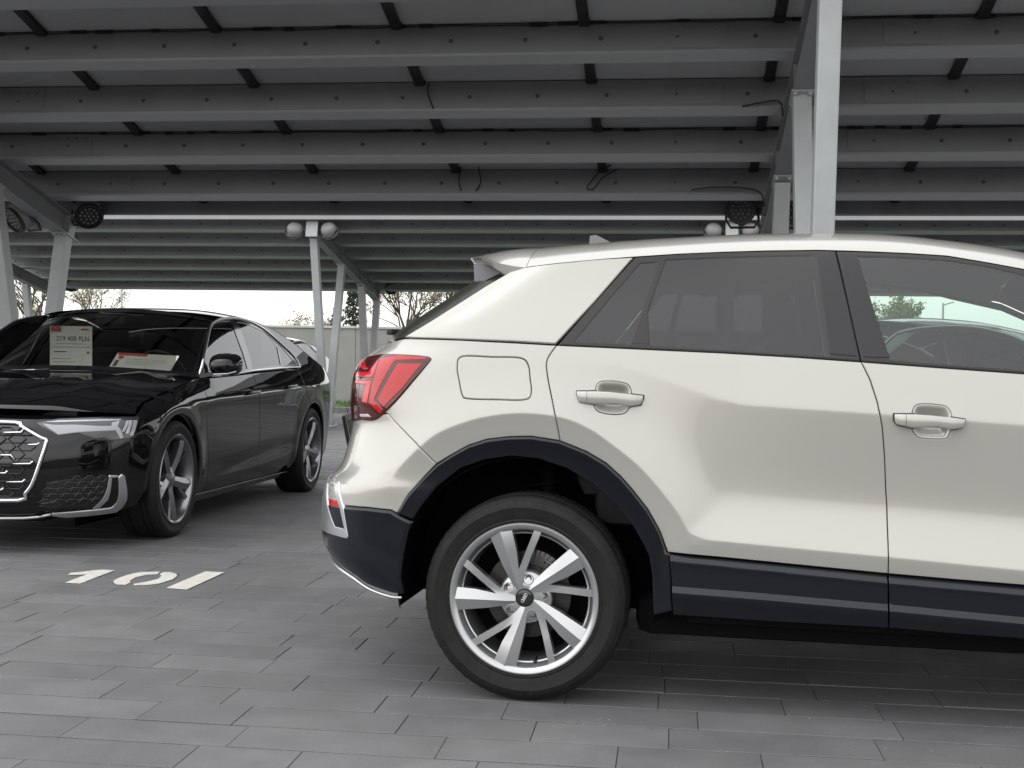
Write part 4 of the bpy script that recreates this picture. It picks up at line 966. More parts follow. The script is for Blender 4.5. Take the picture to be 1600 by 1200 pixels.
# bonnet and front end (beyond the frame)
mb = MB(); nx, ny = 16, 16
for i in range(nx+1):
    x = 2.2+(3.36-2.2)*i/nx; zc = 1.09-.07*(i/nx)-.13*(i/nx)**3
    ye = float(-B.xy(np.array([B.m_of_x(min(x, 3.0), .95)]), np.array([.95]))[1][0])*(1-.25*(i/nx)**4)
    for j in range(ny+1):
        a = -1+2*j/ny; mb.v.append((x, a*ye, zc-.10*abs(a)**4))
for i in range(nx):
    for j in range(ny): mb.f.append((i*(ny+1)+j, (i+1)*(ny+1)+j, (i+1)*(ny+1)+j+1, i*(ny+1)+j+1)); mb.mi.append(0)
mb.build('bonnet', M_PALE, SUV, smooth=True)
mx = lambda x, z: (B.m_of_x(x, z), z)
arcf = [mx(2.6+.47*math.cos(R(a)), .36+.47*math.sin(R(a))) for a in range(8, 173, 12)]
panel('front_wing', [mx(2.13, 1.0), mx(2.13, .9), mx(2.10, .75), mx(2.06, .62)]+arcf[::-1][1:]+[mx(3.10, .55), mx(3.12, .7), mx(3.0, .92), mx(2.6, .97)], B, M_PALE, SUV, res=.03)
panel('front_bumper', [mx(3.10, .55), mx(3.12, .7), mx(3.05, .88), (B.front(.02, .88), .88), (B.front(.02, .3), .3), mx(3.0, .3), mx(3.05, .42)], B, M_PALE, SUV, res=.03)
arcg = [mx(2.6+.41*math.cos(R(a)), .34+.41*math.sin(R(a))) for a in range(5, 176, 12)]
panel('arch_cladding', arcf+arcg[::-1], B, M_CLAD, SUV, off=.010, edge=.007, drop=.008, res=.03, thick=.05)
# spoiler over the rear screen
mb = MB(); xt = -.325; nx, ny = 14, 40; top, bot = [], []
for i in range(nx+1):
    f = i/nx
    for j in range(ny+1):
        a = -1+2*j/ny; a = math.copysign(1-(1-abs(a))**1.5, a); ye = np.interp(XS0, exs, eys)-.012-.065*f
        xr_ = xt+.13*abs(a)**3; x = XS0-.002+(xr_-XS0)*f; y = a*ye
        zr0 = roof_z(XS0, y/ye*np.interp(XS0, exs, eys)); zt_ = 1.476-.026*abs(a)**3
        g_ = f**1.5; z = zr0*(1-g_)+zt_*g_+.012*math.sin(math.pi*f)*(1-abs(a))
        top.append((x, y, z)); th = .034*(1-f)+.014
        bot.append((x+.012*f, y*(1-.012), z-th-.004))
N_ = len(top); mb.v = top+bot
for i in range(nx):
    for j in range(ny):
        a = i*(ny+1)+j; mb.f.append((a, a+ny+1, a+ny+2, a+1)); mb.f.append((N_+a, N_+a+1, N_+a+ny+2, N_+a+ny+1)); mb.mi += [0, 0]
def rim_(lst):
    for a, b_ in zip(lst[:-1], lst[1:]): mb.f.append((a, b_, N_+b_, N_+a)); mb.mi.append(0)
rim_([nx*(ny+1)+j for j in range(ny+1)]); rim_([i*(ny+1) for i in range(nx+1)]); rim_([i*(ny+1)+ny for i in range(nx+1)])
SPO = mb.build('roof_spoiler', M_PALE, SUV, angle=50)
for sg in (1, -1):
    pl = [(-.245, 1.434), (-.240, 1.360), (-.15, 1.404), (-.10, 1.422), (-.12, 1.432)]
    MB().add([(x_, sg*y_, z_) for y_ in (.585, .565) for x_, z_ in pl], [tuple(range(5)), tuple(range(9, 4, -1))]+[(i, (i+1) % 5, 5+(i+1) % 5, 5+i) for i in range(5)]).build('spoiler_side_fin', mat('spoiler_fin', (.20, .20, .22), .35), SUV)
# antenna fin
fin = [(0, -.02), (.19, -.02), (.14, .012), (.07, .050), (.03, .070), (.006, .066)]
mb = MB().prism(fin, -.012, .012, Matrix(((1, 0, 0, 0), (0, 0, -1, 0), (0, 1, 0, 0), (0, 0, 0, 1))))
o = mb.build('antenna_fin', mat('fin_grey', (.16, .16, .16), .4), SUV, angle=40); o.location = (.085, 0, roof_z(.1, 0)-.004)
# wiper and number plate holder on the tailgate
MB().bar((-.60, -.18, 1.215), (-.62, .22, 1.20), .03, .02, bev=.006).bar((-.62, .2, 1.20), (-.64, .26, 1.19), .05, .03, bev=.008).build('rear_wiper', M_BLACK, SUV)
MB().bar((-.61, -.36, 1.20), (-.645, -.05, 1.20), .024, .022, bev=.006).build('rear_wiper_blade', M_BLACK, SUV)
MB().box((-.795, 0, .80), (.022, .54, .17), Matrix.Rotation(R(-12), 3, 'Y'), bev=.006).build('number_plate_holder', M_GLOSSB, SUV)

# wheels and wheelhouses
for x in (0, 2.6):
    for sg in (-1, 1):
        wheel_suv(SUV, (x, sg*.88, .334), flip=(sg > 0))
        mb = MB(); n = 28; rr = .425
        for i in range(n+1):
            a = R(-12)+(math.pi+R(24))*i/n
            for yy in (.862, .80, .45): mb.v.append((x+(rr+(.02 if yy < .85 else -.004))*math.cos(a), sg*yy, .365+(rr+(.02 if yy < .85 else -.004))*math.sin(a)))
        for i in range(n):
            for j in range(2): mb.f.append((i*3+j, (i+1)*3+j, (i+1)*3+j+1, i*3+j+1)); mb.mi.append(0)
        mb.add([(x-.5, sg*.46, .27), (x+.5, sg*.46, .27), (x+.5, sg*.46, .85), (x-.5, sg*.46, .85)], [(0, 1, 2, 3)])
        mb.build('wheelhouse_liner', M_LINER, SUV, smooth=False)
    st = MB().tube([(x+.03, -.60, .45), (x+.04, -.62, .80)], .022, 12).tube([(x+.03+.05*math.cos(q*.7), -.6+.05*math.sin(q*.7), .5+.0055*q) for q in range(50)], .007, 6)
    st.build('suspension_strut', M_LINER, SUV, smooth=True)
# underbody, sills and cabin
MB().box((1.25, 0, .275), (1.80, 1.52, .13), bev=.05).box((1.45, 0, .29), (3.5, .9, .12), bev=.03).box((1.32, 0, .30), (1.60, 1.66, .05), bev=.01).build('underbody', M_LINER, SUV)
cab = MB().box((1.3, 0, .42), (1.5, 1.5, .06)).box((-.25, 0, .78), (.05, .86, .7)).box((.1, 0, .80), (.8, .86, .06)).box((2.12, 0, .78), (.30, 1.44, .42), bev=.06).box((2.0, .36, .97), (.26, .36, .09), bev=.03)
cab.build('cabin_floor_and_dashboard', M_INT, SUV)
for sg in (-1, 1):
    MB().box((1.32, sg*.795, .80), (1.5, .03, .56), bev=.01).build('door_trim', M_INT, SUV)
def seat(x, y, w=.50, nm='front_seat'):
    s_ = MB(); s_.box((x+.22, y, .62), (.50, w, .16), bev=.06); s_.box((x-.08, y, .92), (.14, w*.92, .58), Matrix.Rotation(R(-14), 3, 'Y'), bev=.06)
    s_.box((x-.17, y, 1.27), (.09, .25, .17), Matrix.Rotation(R(-10), 3, 'Y'), bev=.04); s_.tube([(x-.15, y-.06, 1.15), (x-.16, y-.06, 1.22)], .008, 6).tube([(x-.15, y+.06, 1.15), (x-.16, y+.06, 1.22)], .008, 6)
    s_.build(nm, M_SEAT, SUV, angle=45)
seat(.98, -.37); seat(.98, .37); seat(.22, -.35, .52, 'rear_seat'); seat(.22, .35, .52, 'rear_seat')
sw = MB(); ring_torus(sw, (0, 0, 0), .18, .016, Matrix.Translation((1.72, .37, 1.0)) @ Matrix.Rotation(R(-65), 4, 'Y'), 40); sw.bar((1.72, .37, 1.0), (1.9, .37, .93), .05, .05); sw.box((1.72, .37, 1.0), (.05, .14, .12), Matrix.Rotation(R(-25), 3, 'Y'), bev=.02).box((1.72, .37, 1.0), (.02, .34, .03), Matrix.Rotation(R(-25), 3, 'Y'))
sw.build('steering_wheel', M_INT, SUV, angle=50)
MB().box((1.78, 0, 1.33), (.03, .22, .07), Matrix.Rotation(R(15), 3, 'Y'), bev=.012).build('inside_mirror', M_BLACK, SUV)
for sg in (-1, 1):
    mr = MB().box((2.08, sg*.98, 1.12), (.12, .20, .14), bev=.045).box((2.08, sg*.88, 1.07), (.06, .1, .03), bev=.01); mr.build('door_mirror', M_PALE, SUV, angle=50)
# outlines on the saloon body: (distance along the flank, height) in metres
SPOLY = {
    'dlo': [(-0.5926, 0.9595), (-0.6074, 0.9955), (-0.6226, 1.0474), (-0.7053, 1.1096), (-0.8124, 1.1767), (-0.9222, 1.2438), (-1.0228, 1.2996), (-1.0798, 1.3232), (-1.1294, 1.3346), (-1.209, 1.3504), (-1.3099, 1.3646), (-1.4465, 1.3771), (-1.5892, 1.3861), (-1.7027, 1.3888), (-1.8045, 1.3862), (-1.9016, 1.3782), (-1.993, 1.3654), (-2.0813, 1.3491), (-2.1654, 1.3279), (-2.2448, 1.3), (-2.3236, 1.2684), (-2.4025, 1.2359), (-2.481, 1.2016), (-2.5652, 1.165), (-2.6393, 1.1276), (-2.6866, 1.087), (-2.7142, 1.0557), (-2.6868, 1.0348), (-2.1802, 1.0244), (-1.5256, 1.0026), (-1.1187, 0.9793), (-0.7902, 0.9664)],
    'glass_f': [(-0.6314, 1.0351), (-0.8477, 1.1776), (-1.0726, 1.3015), (-1.1706, 1.3296), (-1.3062, 1.3464), (-1.515, 1.3574), (-1.4785, 1.2663), (-1.4639, 1.1328), (-1.4246, 1.0205), (-1.1736, 1.0059), (-0.8106, 0.9855), (-0.6089, 0.9767)],
    'glass_r': [(-1.6445, 1.3558), (-1.8027, 1.3528), (-1.9193, 1.3383), (-2.1862, 1.2955), (-2.2634, 1.2466), (-2.2978, 1.1775), (-2.2147, 1.0518), (-1.5446, 1.0188), (-1.5886, 1.1072), (-1.6229, 1.2429)],
    'glass_q': [(-2.2199, 1.2827), (-2.4194, 1.1977), (-2.5169, 1.1359), (-2.6168, 1.0601), (-2.2625, 1.0522), (-2.3295, 1.1532)],
    'lamp': [(1.0577, 0.7124), (0.9217, 0.733), (0.7286, 0.7398), (0.4832, 0.7407), (0.5238, 0.6989), (0.5866, 0.6186), (0.6491, 0.6117), (0.7977, 0.6066), (0.8544, 0.6317), (0.899, 0.6493), (1.0061, 0.6427), (1.0496, 0.6827)],
    'drl': [(1.0349, 0.7027), (1.0233, 0.6729), (1.0029, 0.6427), (0.8959, 0.6561), (0.8054, 0.6605), (0.6938, 0.6639), (0.671, 0.6176), (0.6486, 0.624), (0.664, 0.6808), (0.6843, 0.6882), (0.7874, 0.6894), (0.8813, 0.6965), (0.9797, 0.6947)],
    'drl2': [(1.0218, 0.7094), (0.9395, 0.7181), (0.7501, 0.7236), (0.6154, 0.7265), (0.6316, 0.7169), (0.7617, 0.7141), (0.9602, 0.7086)],
    'ind1': [(0.5997, 0.7164), (0.5744, 0.7177), (0.6356, 0.6555), (0.6575, 0.6561)],
    'ind2': [(0.5744, 0.7177), (0.5526, 0.7173), (0.6101, 0.643), (0.6331, 0.6466)],
    'ind3': [(0.5488, 0.7172), (0.5207, 0.7166), (0.5778, 0.6302), (0.6043, 0.6357)],
    'proj': [(0.6924, 0.7062), (0.6377, 0.717), (0.6739, 0.6828), (0.7103, 0.6863)],
    'grille_r': [(1.1741, 0.6998), (1.1613, 0.6835), (1.129, 0.6522), (1.0909, 0.6255), (1.0674, 0.6154), (1.074, 0.5915), (1.1063, 0.4887), (1.1298, 0.3918), (1.1435, 0.3569), (1.158, 0.3322), (1.1814, 0.2967)],
    'bars': [],
    'fog': [(1.0618, 0.3905), (0.9781, 0.4041), (0.8332, 0.4152), (0.7457, 0.4148), (0.7375, 0.4056), (0.7281, 0.3041), (0.7536, 0.2511), (0.7683, 0.2365), (0.9243, 0.2397), (1.0409, 0.2481), (1.0723, 0.2788)],
    'blade': [(0.9766, 0.2166), (0.7642, 0.2295), (0.6394, 0.2366), (0.6302, 0.2655), (0.672, 0.4084), (0.6473, 0.425), (0.6264, 0.4131), (0.5626, 0.2754), (0.5644, 0.2312), (0.5867, 0.203), (0.7475, 0.195), (0.8773, 0.1894), (0.9659, 0.2013)],
    'blade2': [(0.7334, 0.422), (0.6738, 0.4192), (0.6758, 0.405), (0.7119, 0.4033), (0.701, 0.2846), (0.7299, 0.235), (0.7657, 0.2314), (0.7401, 0.294), (0.7331, 0.3402)],
    'vane': [(1.071, 0.2757), (0.9896, 0.2897), (0.9394, 0.2646), (0.9699, 0.2408), (1.0186, 0.2478)],
    'bar0': [(1.2655, 0.6505), (1.1805, 0.6517), (1.1625, 0.6652)],
    'bar1': [(1.1582, 0.591), (1.1172, 0.5913), (1.1038, 0.6016)],
    'bar2': [(1.3038, 0.5347), (1.2459, 0.5355), (1.2269, 0.5119)],
    'bar3': [(1.2329, 0.4896), (1.1505, 0.4903), (1.1382, 0.5058)],
    'bar4': [(1.3013, 0.4405), (1.2691, 0.441), (1.2603, 0.4532)],
    'bar5': [(1.258, 0.3944), (1.1811, 0.3951), (1.1701, 0.4091)],
    'bar6': [(1.2912, 0.352), (1.2781, 0.3522), (1.27, 0.3628)],
}
# ================================================================== saloon
M_LAMPIN = mat('lamp_interior', (.02, .02, .022), rough=.25, coat=1.0, coat_rough=.02)
M_DRL = mat('lamp_light_guide', (.30, .30, .31), rough=.2, coat=1.0)
M_GREYRIM = mat('grey_alloy', (.24, .24, .255), rough=.28, metal=.9, coat=.6)
M_PAPER = mat('paper', (.62, .61, .60), rough=.7)
M_PRED = mat('print_red', (.42, .05, .04), rough=.7)
M_PINK = mat('print_grey', (.08, .08, .085), rough=.7)
M_DASH = mat('dash_dark', (.02, .02, .02), rough=.6)

def wheel_sedan(parent, loc, flip):
    root = empty('wheel', (0, 0, 0), 0, parent); root.matrix_local = Matrix.Translation(loc) @ Matrix.Rotation(R(90) if not flip else R(-90), 3, 'X').to_4x4()
    Rr = .268
    link('tyre', tyre_mesh(.352, Rr, .255, 120), M_TYRE, root)
    MB().lathe([(Rr, -.02), (Rr+.001, -.004), (Rr-.004, 0), (.252, -.006), (.246, -.02), (.238, -.04), (.232, -.12), (.236, -.22)], 72).build('rim', M_GREYRIM, root, angle=38)
    mb = MB()
    for i in range(5):
        a = R(90)+i*R(72)
        def P(r, da, h): return (r*math.cos(a+da), r*math.sin(a+da), h)
        # broad twisted spoke: two facets that fork towards the rim
        rows = [(.045, .62, .0, -.62), (.09, .36, .03, -.34), (.15, .27, .05, -.19), (.20, .25, .08, -.10), (.252, .26, .13, -.03)]
        hs_ = [-.035, -.026, -.018, -.012, -.010]
        b = len(mb.v)
        for (r, l, c_, rr), h in zip(rows, hs_):
            mb.v += [P(r, l, h-.014), P(r, c_, h), P(r, rr, h-.016), P(r, l, h-.06), P(r, rr, h-.06)]
        for k in range(4):
            o = b+k*5
            for f in ((0, 1, 6, 5), (1, 2, 7, 6), (3, 0, 5, 8), (2, 4, 9, 7)): mb.f.append(tuple(o+q for q in f)); mb.mi.append(0)
        b = len(mb.v)
        for (r, l, rr), h in zip([(.13, -.16, -.26), (.18, -.20, -.30), (.252, -.23, -.33)], [-.034, -.026, -.018]):
            mb.v += [P(r, l, h), P(r, rr, h-.006), P(r, l, h-.04), P(r, rr, h-.04)]
        for k in range(2):
            o = b+k*4
            for f in ((0, 1, 5, 4), (2, 0, 4, 6), (1, 3, 7, 5)): mb.f.append(tuple(o+q for q in f)); mb.mi.append(0)
    mb.build('spokes', M_GREYRIM, root, angle=25)
    MB().lathe([(0, -.026), (.026, -.027), (.034, -.032), (.07, -.045), (.075, -.08)], 40).build('hub', M_GREYRIM, root, angle=40)
    MB().lathe([(.06, -.10), (.175, -.10), (.175, -.12)], 48).build('brake_disc', M_DISC, root)
    MB().lathe([(0, -.16), (.235, -.16)], 40).build('back_plate', M_LINER, root)
    return root

def tube_on(body, poly, off, r, name, m_, parent, both=True, n=3, zoff=0):
    objs = []
    for sg in ((1, -1) if both else (1,)):
        pts = []
        for m__, z_ in cr(poly, n):
            p, n_ = body.posn(np.array([m__]), np.array([z_])); n_ = n_[0]*(-np.sign(n_[0][1]) or 1); p = p[0]+n_*off; pts.append((p[0], p[1]*sg, p[2]+zoff))
        objs.append(MB().tube(pts, r, 8).build(name, m_, parent, smooth=True))
    return objs

def make_sedan():
    root = empty('saloon_car')
    S = SEDB; mx = lambda x, z: (S.m_of_x(x, z), z)
    pn = lambda name, poly, m_, **kw: panel(name, poly, S, m_, root, **{**dict(res=.028), **kw})
    zb = lambda x: float(interp(x, S.ZB)); zt = lambda x: float(interp(x, S.ZT))
    def arc(cx, a0, a1, r=.395, n=12): return [mx(cx+r*math.cos(R(a0+(a1-a0)*i/n)), max(.17, .345+r*math.sin(R(a0+(a1-a0)*i/n)))) for i in range(n+1)]
    g1 = [(-.50, .95), (-.49, .84), (-.475, .71), (-.54, .50), (-.635, .25), (-.64, .21)]
    g2 = [(-1.50, .985), (-1.51, .886), (-1.512, .81), (-1.555, .58), (-1.6, .41), (-1.62, .21)]
    pn('front_wing', [mx(*p) for p in g1]+[mx(-.42, .2)]+arc(0, 200, -8)+[mx(.46, .40), mx(.56, .60), mx(.46, .748), mx(.3, .813), mx(.1, .854), mx(-.2, .90)], M_BLACKP)
    pn('front_door', [mx(*p) for p in g1]+[mx(*p) for p in g2[::-1]]+[mx(-1.2, .972), mx(-.9, .962)], M_BLACKP)
    pn('rear_door', [mx(*p) for p in g2]+[mx(-2.50, .21)]+arc(-2.924, -20, 75)[1:]+[mx(-2.68, .86), mx(-2.62, 1.02), mx(-2.1, 1.005)], M_BLACKP)
    pn('quarter_panel', arc(-2.924, 75, 200)+[mx(-3.4, .22), mx(-3.7, .25), (S.rear(.05, .3), .3), (S.rear(.05, .8), .8), (S.rear(.05, .97), .97), mx(-3.86, .983), mx(-3.46, 1.043), mx(-3.1, 1.133), mx(-2.73, 1.256), mx(-2.4, 1.335), mx(-2.09, 1.378), mx(-1.66, 1.393), mx(-1.45, 1.386)]+SPOLY['dlo'][12:27]+[mx(-2.62, 1.02), mx(-2.68, .86)], M_BLACKP)
    pn('front_bumper', [mx(.46, .42), mx(.56, .60), mx(.46, .742), mx(.6, .747), mx(.75, .75), (S.front(.25, .75), .75), (S.front(.0, .75), .75), (S.front(.0, .20), .20), (S.front(.5, .19), .19), mx(.55, .19), mx(.42, .23), mx(.41, .33)], M_BLACKP)
    pn('side_sill', [mx(-.42, .205), mx(-2.5, .205), mx(-2.52, .165), mx(-.42, .15)], M_BLACKP, off=.006, edge=.006, drop=.006)
    # wheelhouses
    for cx in (0, -2.924):
        for sg in (1, -1):
            mb = MB(); n = 20
            for i in range(n+1):
                a = R(-15)+R(210)*i/n
                for yy in (.89, .5): mb.v.append((cx+.40*math.cos(a), sg*yy, .345+.40*math.sin(a)))
            for i in range(n): mb.f.append((i*2, i*2+1, i*2+3, i*2+2)); mb.mi.append(0)
            mb.add([(cx-.45, sg*.5, .1), (cx+.45, sg*.5, .1), (cx+.45, sg*.5, .8), (cx-.45, sg*.5, .8)], [(0, 1, 2, 3)])
            mb.build('wheelhouse_liner', M_LINER, root)
            wheel_sedan(root, (cx, sg*.925, .35), sg > 0)
    MB().box((-1.5, 0, .24), (4.6, 1.0, .14), bev=.03).box((-1.46, 0, .24), (2.0, 1.6, .12), bev=.03).build('underbody', M_LINER, root)
    # windows with chrome surround
    pn('window_frame', SPOLY['dlo'], M_GLOSSB, holes=[SPOLY['glass_f'], SPOLY['glass_r'], SPOLY['glass_q']], res=.02, off=.001)
    pn('front_door_window', SPOLY['glass_f'], M_TINT, off=-.003, gap=-.004, thick=0, res=.04)
    pn('rear_door_window', SPOLY['glass_r'], M_PRIV, off=-.003, gap=-.004, thick=0, res=.03)
    pn('quarter_window', SPOLY['glass_q'], M_PRIV, off=-.003, gap=-.004, thick=0, res=.03)
    d = SPOLY['dlo']; tube_on(S, d+[d[0]], .004, .0085, 'chrome_surround', M_CHROME, root, n=1)
    # top skins
    epts = [(-4.0, .97), (-3.86, .985), (-3.46, 1.045), (-3.1, 1.135), (-2.73, 1.258), (-2.4, 1.337), (-2.09, 1.380), (-1.66, 1.395), (-1.45, 1.388), (-1.33, 1.376)]
    E_ = S.pos(np.array([mx(*p)[0] for p in epts]), np.array([p[1] for p in epts])); ex, ey, ez = E_[:, 0], -E_[:, 1], E_[:, 2]
    cz = cr([(-4.05, .99), (-3.7, 1.03), (-3.5, 1.08), (-3.2, 1.17), (-2.9, 1.285), (-2.55, 1.395), (-2.2, 1.445), (-1.9, 1.458), (-1.6, 1.453), (-1.3, 1.428), (-1.1, 1.40)], 4)
    def tz(x, y):
        ye = np.interp(x, ex, ey); ze = np.interp(x, ex, ez); zc = max(ze+.02, np.interp(x, [p[0] for p in cz], [p[1] for p in cz])); v = 1-min(1, abs(y)/ye); return ze+(zc-ze)*(1-(1-v)**3.2)
    def skin(name, xa, xb, m_, nx, front=None):
        mb = MB(); ny = 28
        for i in range(nx+1):
            for j in range(ny+1):
                a = -1+2*j/ny; a = math.copysign(1-(1-abs(a))**1.5, a); xe = xb if front is None else front(a); x = xa+(xe-xa)*i/nx; y = a*np.interp(x, ex, ey); mb.v.append((x, y, tz(x, y)))
        for i in range(nx):
            for j in range(ny): mb.f.append((i*(ny+1)+j, (i+1)*(ny+1)+j, (i+1)*(ny+1)+j+1, i*(ny+1)+j+1)); mb.mi.append(0)
        return mb.build(name, m_, root, smooth=True)
    xh = lambda a: -1.16-.26*abs(a)**2.2
    skin('roof', -2.72, 0, M_BLACKP, 24, xh); skin('rear_screen', -3.5, -2.73, M_PRIV, 12); skin('boot_lid', -4.0, -3.51, M_BLACKP, 8)
    # bonnet
    side = [(-.56, .952), (-.3, .918), (-.1, .886), (.1, .856), (.3, .815), (.40, .782), (.46, .750)]
    SP = S.pos(np.array([mx(*q)[0] for q in side]), np.array([q[1] for q in side])); tt_ = np.linspace(0, 1, len(side))
    mb = MB(); nx, ny = 36, 44
    for i in range(nx+1):
        t = i/nx; xs_, ys_, zs_ = [float(np.interp(t, tt_, SP[:, k])) for k in range(3)]; ys_ = -ys_+.001
        xc = -.36+(.848+.36)*t; zc = float(np.interp(xc, [-.6, -.36, 0, .3, .6, .75, .82, .86], [.992, .987, .968, .936, .878, .832, .805, .772])); pw = 2.0+.7*t
        for j in range(ny+1):
            a = -1+2*j/ny; b_ = abs(a); x = xc+(xs_-xc)*b_**pw
            z = zs_+(zc-zs_)*(1-b_**2.6)+.012*math.exp(-((b_-.60)/.10)**2)*(1-t)**.5
            mb.v.append((x, a*ys_, z+.002))
    for i in range(nx):
        for j in range(ny): mb.f.append((i*(ny+1)+j, (i+1)*(ny+1)+j, (i+1)*(ny+1)+j+1, i*(ny+1)+j+1)); mb.mi.append(0)
    mb.build('bonnet', M_BLACKP, root, smooth=True)
    # windscreen, scuttle and screen pillars
    def ws(f, a):
        yb, yt = .79, .64; y = a*(yb+(yt-yb)*f); b_ = abs(a)
        xb = -.40-.24*b_**2; xt = -1.14-.25*b_**2.2; zb_ = .992-.035*b_**2; ztp = 1.415-.052*b_**2.4
        x = xb+(xt-xb)*f; z = zb_+(ztp-zb_)*f+.045*math.sin(math.pi*f)*(1-.6*b_**2); return (x, y, z)
    mb = MB(); nx, ny = 16, 24
    for i in range(nx+1):
        for j in range(ny+1): mb.v.append(ws(.03+.93*i/nx, (-1+2*j/ny)*.975))
    for i in range(nx):
        for j in range(ny): mb.f.append((i*(ny+1)+j, (i+1)*(ny+1)+j, (i+1)*(ny+1)+j+1, i*(ny+1)+j+1)); mb.mi.append(0)
    mb.build('windscreen', M_WSCR, root, smooth=True)
    mb = MB()       # black screen border and header
    def band(fa, fb, aa, ab, n, along):
        b = len(mb.v)
        for i in range(n+1):
            t = i/n
            for q in (0, 1):
                if along == 'a': p = ws((fa, fb)[q], aa+(ab-aa)*t)
                else: p = ws(fa+(fb-fa)*t, (aa, ab)[q])
                mb.v.append((p[0]+.002, p[1], p[2]+.004))
        for i in range(n): mb.f.append((b+2*i, b+2*i+1, b+2*i+3, b+2*i+2)); mb.mi.append(0)
    band(.0, .045, -.97, .97, 24, 'a'); band(.93, 1.02, -.97, .97, 24, 'a'); band(0, 1, -1.0, -.955, 14, 'f'); band(0, 1, .955, 1.0, 14, 'f')
    mb.build('screen_border', M_GLOSSB, root, smooth=True)
    ap = SPOLY['dlo'][0:11]; PA = S.pos(np.array([p[0] for p in ap]), np.array([p[1] for p in ap]))
    cum = np.r_[0, np.cumsum(np.linalg.norm(np.diff(PA, axis=0), axis=1))]; cum /= cum[-1]
    for sg in (1, -1):
        mb = MB(); n = 16
        for i in range(n+1):
            t = i/n; po = np.array([np.interp(t, cum, PA[:, k]) for k in range(3)]); pi_ = np.array(ws(t*1.0, -1.0)); md = (po+pi_)/2+np.array([.01, -.012, .012])
            for p in (po+np.array([0, -.004, .003]), md, pi_+np.array([0, 0, .003])): mb.v.append((p[0], p[1]*sg, p[2]))
        for i in range(n):
            for j in range(2): mb.f.append((i*3+j, (i+1)*3+j, (i+1)*3+j+1, i*3+j+1)); mb.mi.append(0)
        mb.build('screen_pillar', M_BLACKP, root, smooth=True)
    # headlamps
    hl, hl2 = pn('headlamp', SPOLY['lamp'], M_LAMPIN, off=.004, res=.014, edge=.005, drop=.005)
    for key, m_, of in (('drl', M_DRL, .007), ('drl2', M_SATIN, .006), ('ind1', M_DRL, .007), ('ind2', M_SATIN, .007), ('ind3', M_DRL, .007), ('proj', M_DRL, .006)):
        a, b_ = pn('light_guide' if key == 'drl' else 'lamp_element', SPOLY[key], m_, off=of, gap=.0004, edge=.002, drop=.003, thick=.006, res=.014); a.parent = hl; b_.parent = hl
    # grille: dark mesh, chrome surround and dashes
    gr = SPOLY['grille_r']; loop = [(S.front(.0, .70)-.002, .702)]+gr+[(S.front(.0, .30)-.002, .298)]
    a, b_ = pn('grille', loop, M_GLOSSB, off=.006, res=.03, thick=0)
    tube_on(S, [(S.front(.0, .70), .702)]+gr+[(S.front(.0, .30), .298)], .014, .011, 'grille_surround', M_CHROME, root, n=3)
    for k in range(7): 
        for o in tube_on(S, SPOLY['bar%d' % k], .014, .0055, 'grille_bar', M_CHROME, a, n=1): pass
    hx = MB()
    for row in range(9):
        for colm in range(5):
            u = .012+colm*.10+(row % 2)*.05; z = .335+row*.041
            if u > .46-.25*abs(z-.6): continue
            for sg in (1, -1):
                ring = []
                for q in range(7):
                    an = R(60*q); yy = u+.045*math.cos(an); zz = z+.024*math.sin(an); th = yy
                    mfr = S.m_of_x(float(S.xf(zz))-.001, zz); pp = S.pos(np.array([S.front(0, zz)-yy]), np.array([zz]))[0]; ring.append((pp[0]+.012, pp[1]*sg, pp[2]))
                hx.tube(ring, .0032, 4)
    o = hx.build('honeycomb', mat('grille_dark', (.010, .010, .011), .35), a); o['kind'] = 'stuff'
    # air intakes and silver blades
    fg, fg2 = pn('air_intake', SPOLY['fog'], M_BLACK, off=.003, res=.02, thick=.004)
    hxm = MB(); fl = SPOLY['fog']; zs_ = [p[1] for p in fl]; ms_ = [p[0] for p in fl]
    for row in range(5):
        for colm in range(5):
            cm = min(ms_)+.05+colm*.068+(row % 2)*.034; z = min(zs_)+.045+row*.031
            if not inside(np.array([cm]), np.array([z]), fl)[0]: continue
            for sg in (1, -1):
                ring = []
                for q in range(7):
                    an = R(60*q); p, n_ = S.posn(np.array([cm+.026*math.cos(an)]), np.array([z+.02*math.sin(an)])); n_ = n_[0]*(-np.sign(n_[0][1]) or 1); p = p[0]+n_*.010; ring.append((p[0], p[1]*sg, p[2]))
                hxm.tube(ring, .0024, 4)
    o = hxm.build('intake_mesh', mat('intake_grey', (.022, .022, .024), .35), fg); o['kind'] = 'stuff'
    pn('silver_blade', SPOLY['blade'], M_SATIN, off=.012, edge=.004, drop=.005, thick=.02, res=.014)
    pn('silver_blade', SPOLY['blade2'], M_SATIN, off=.010, edge=.003, drop=.004, thick=.02, res=.014)
    pn('intake_vane', SPOLY['vane'], M_GLOSSB, off=.012, edge=.004, drop=.005, thick=.02, res=.02)
    lip = [SPOLY['blade'][0], (S.front(.3, .195), .195), (S.front(.0, .195), .195)]
    tube_on(S, lip, .010, .009, 'front_lip', M_SATIN, root)
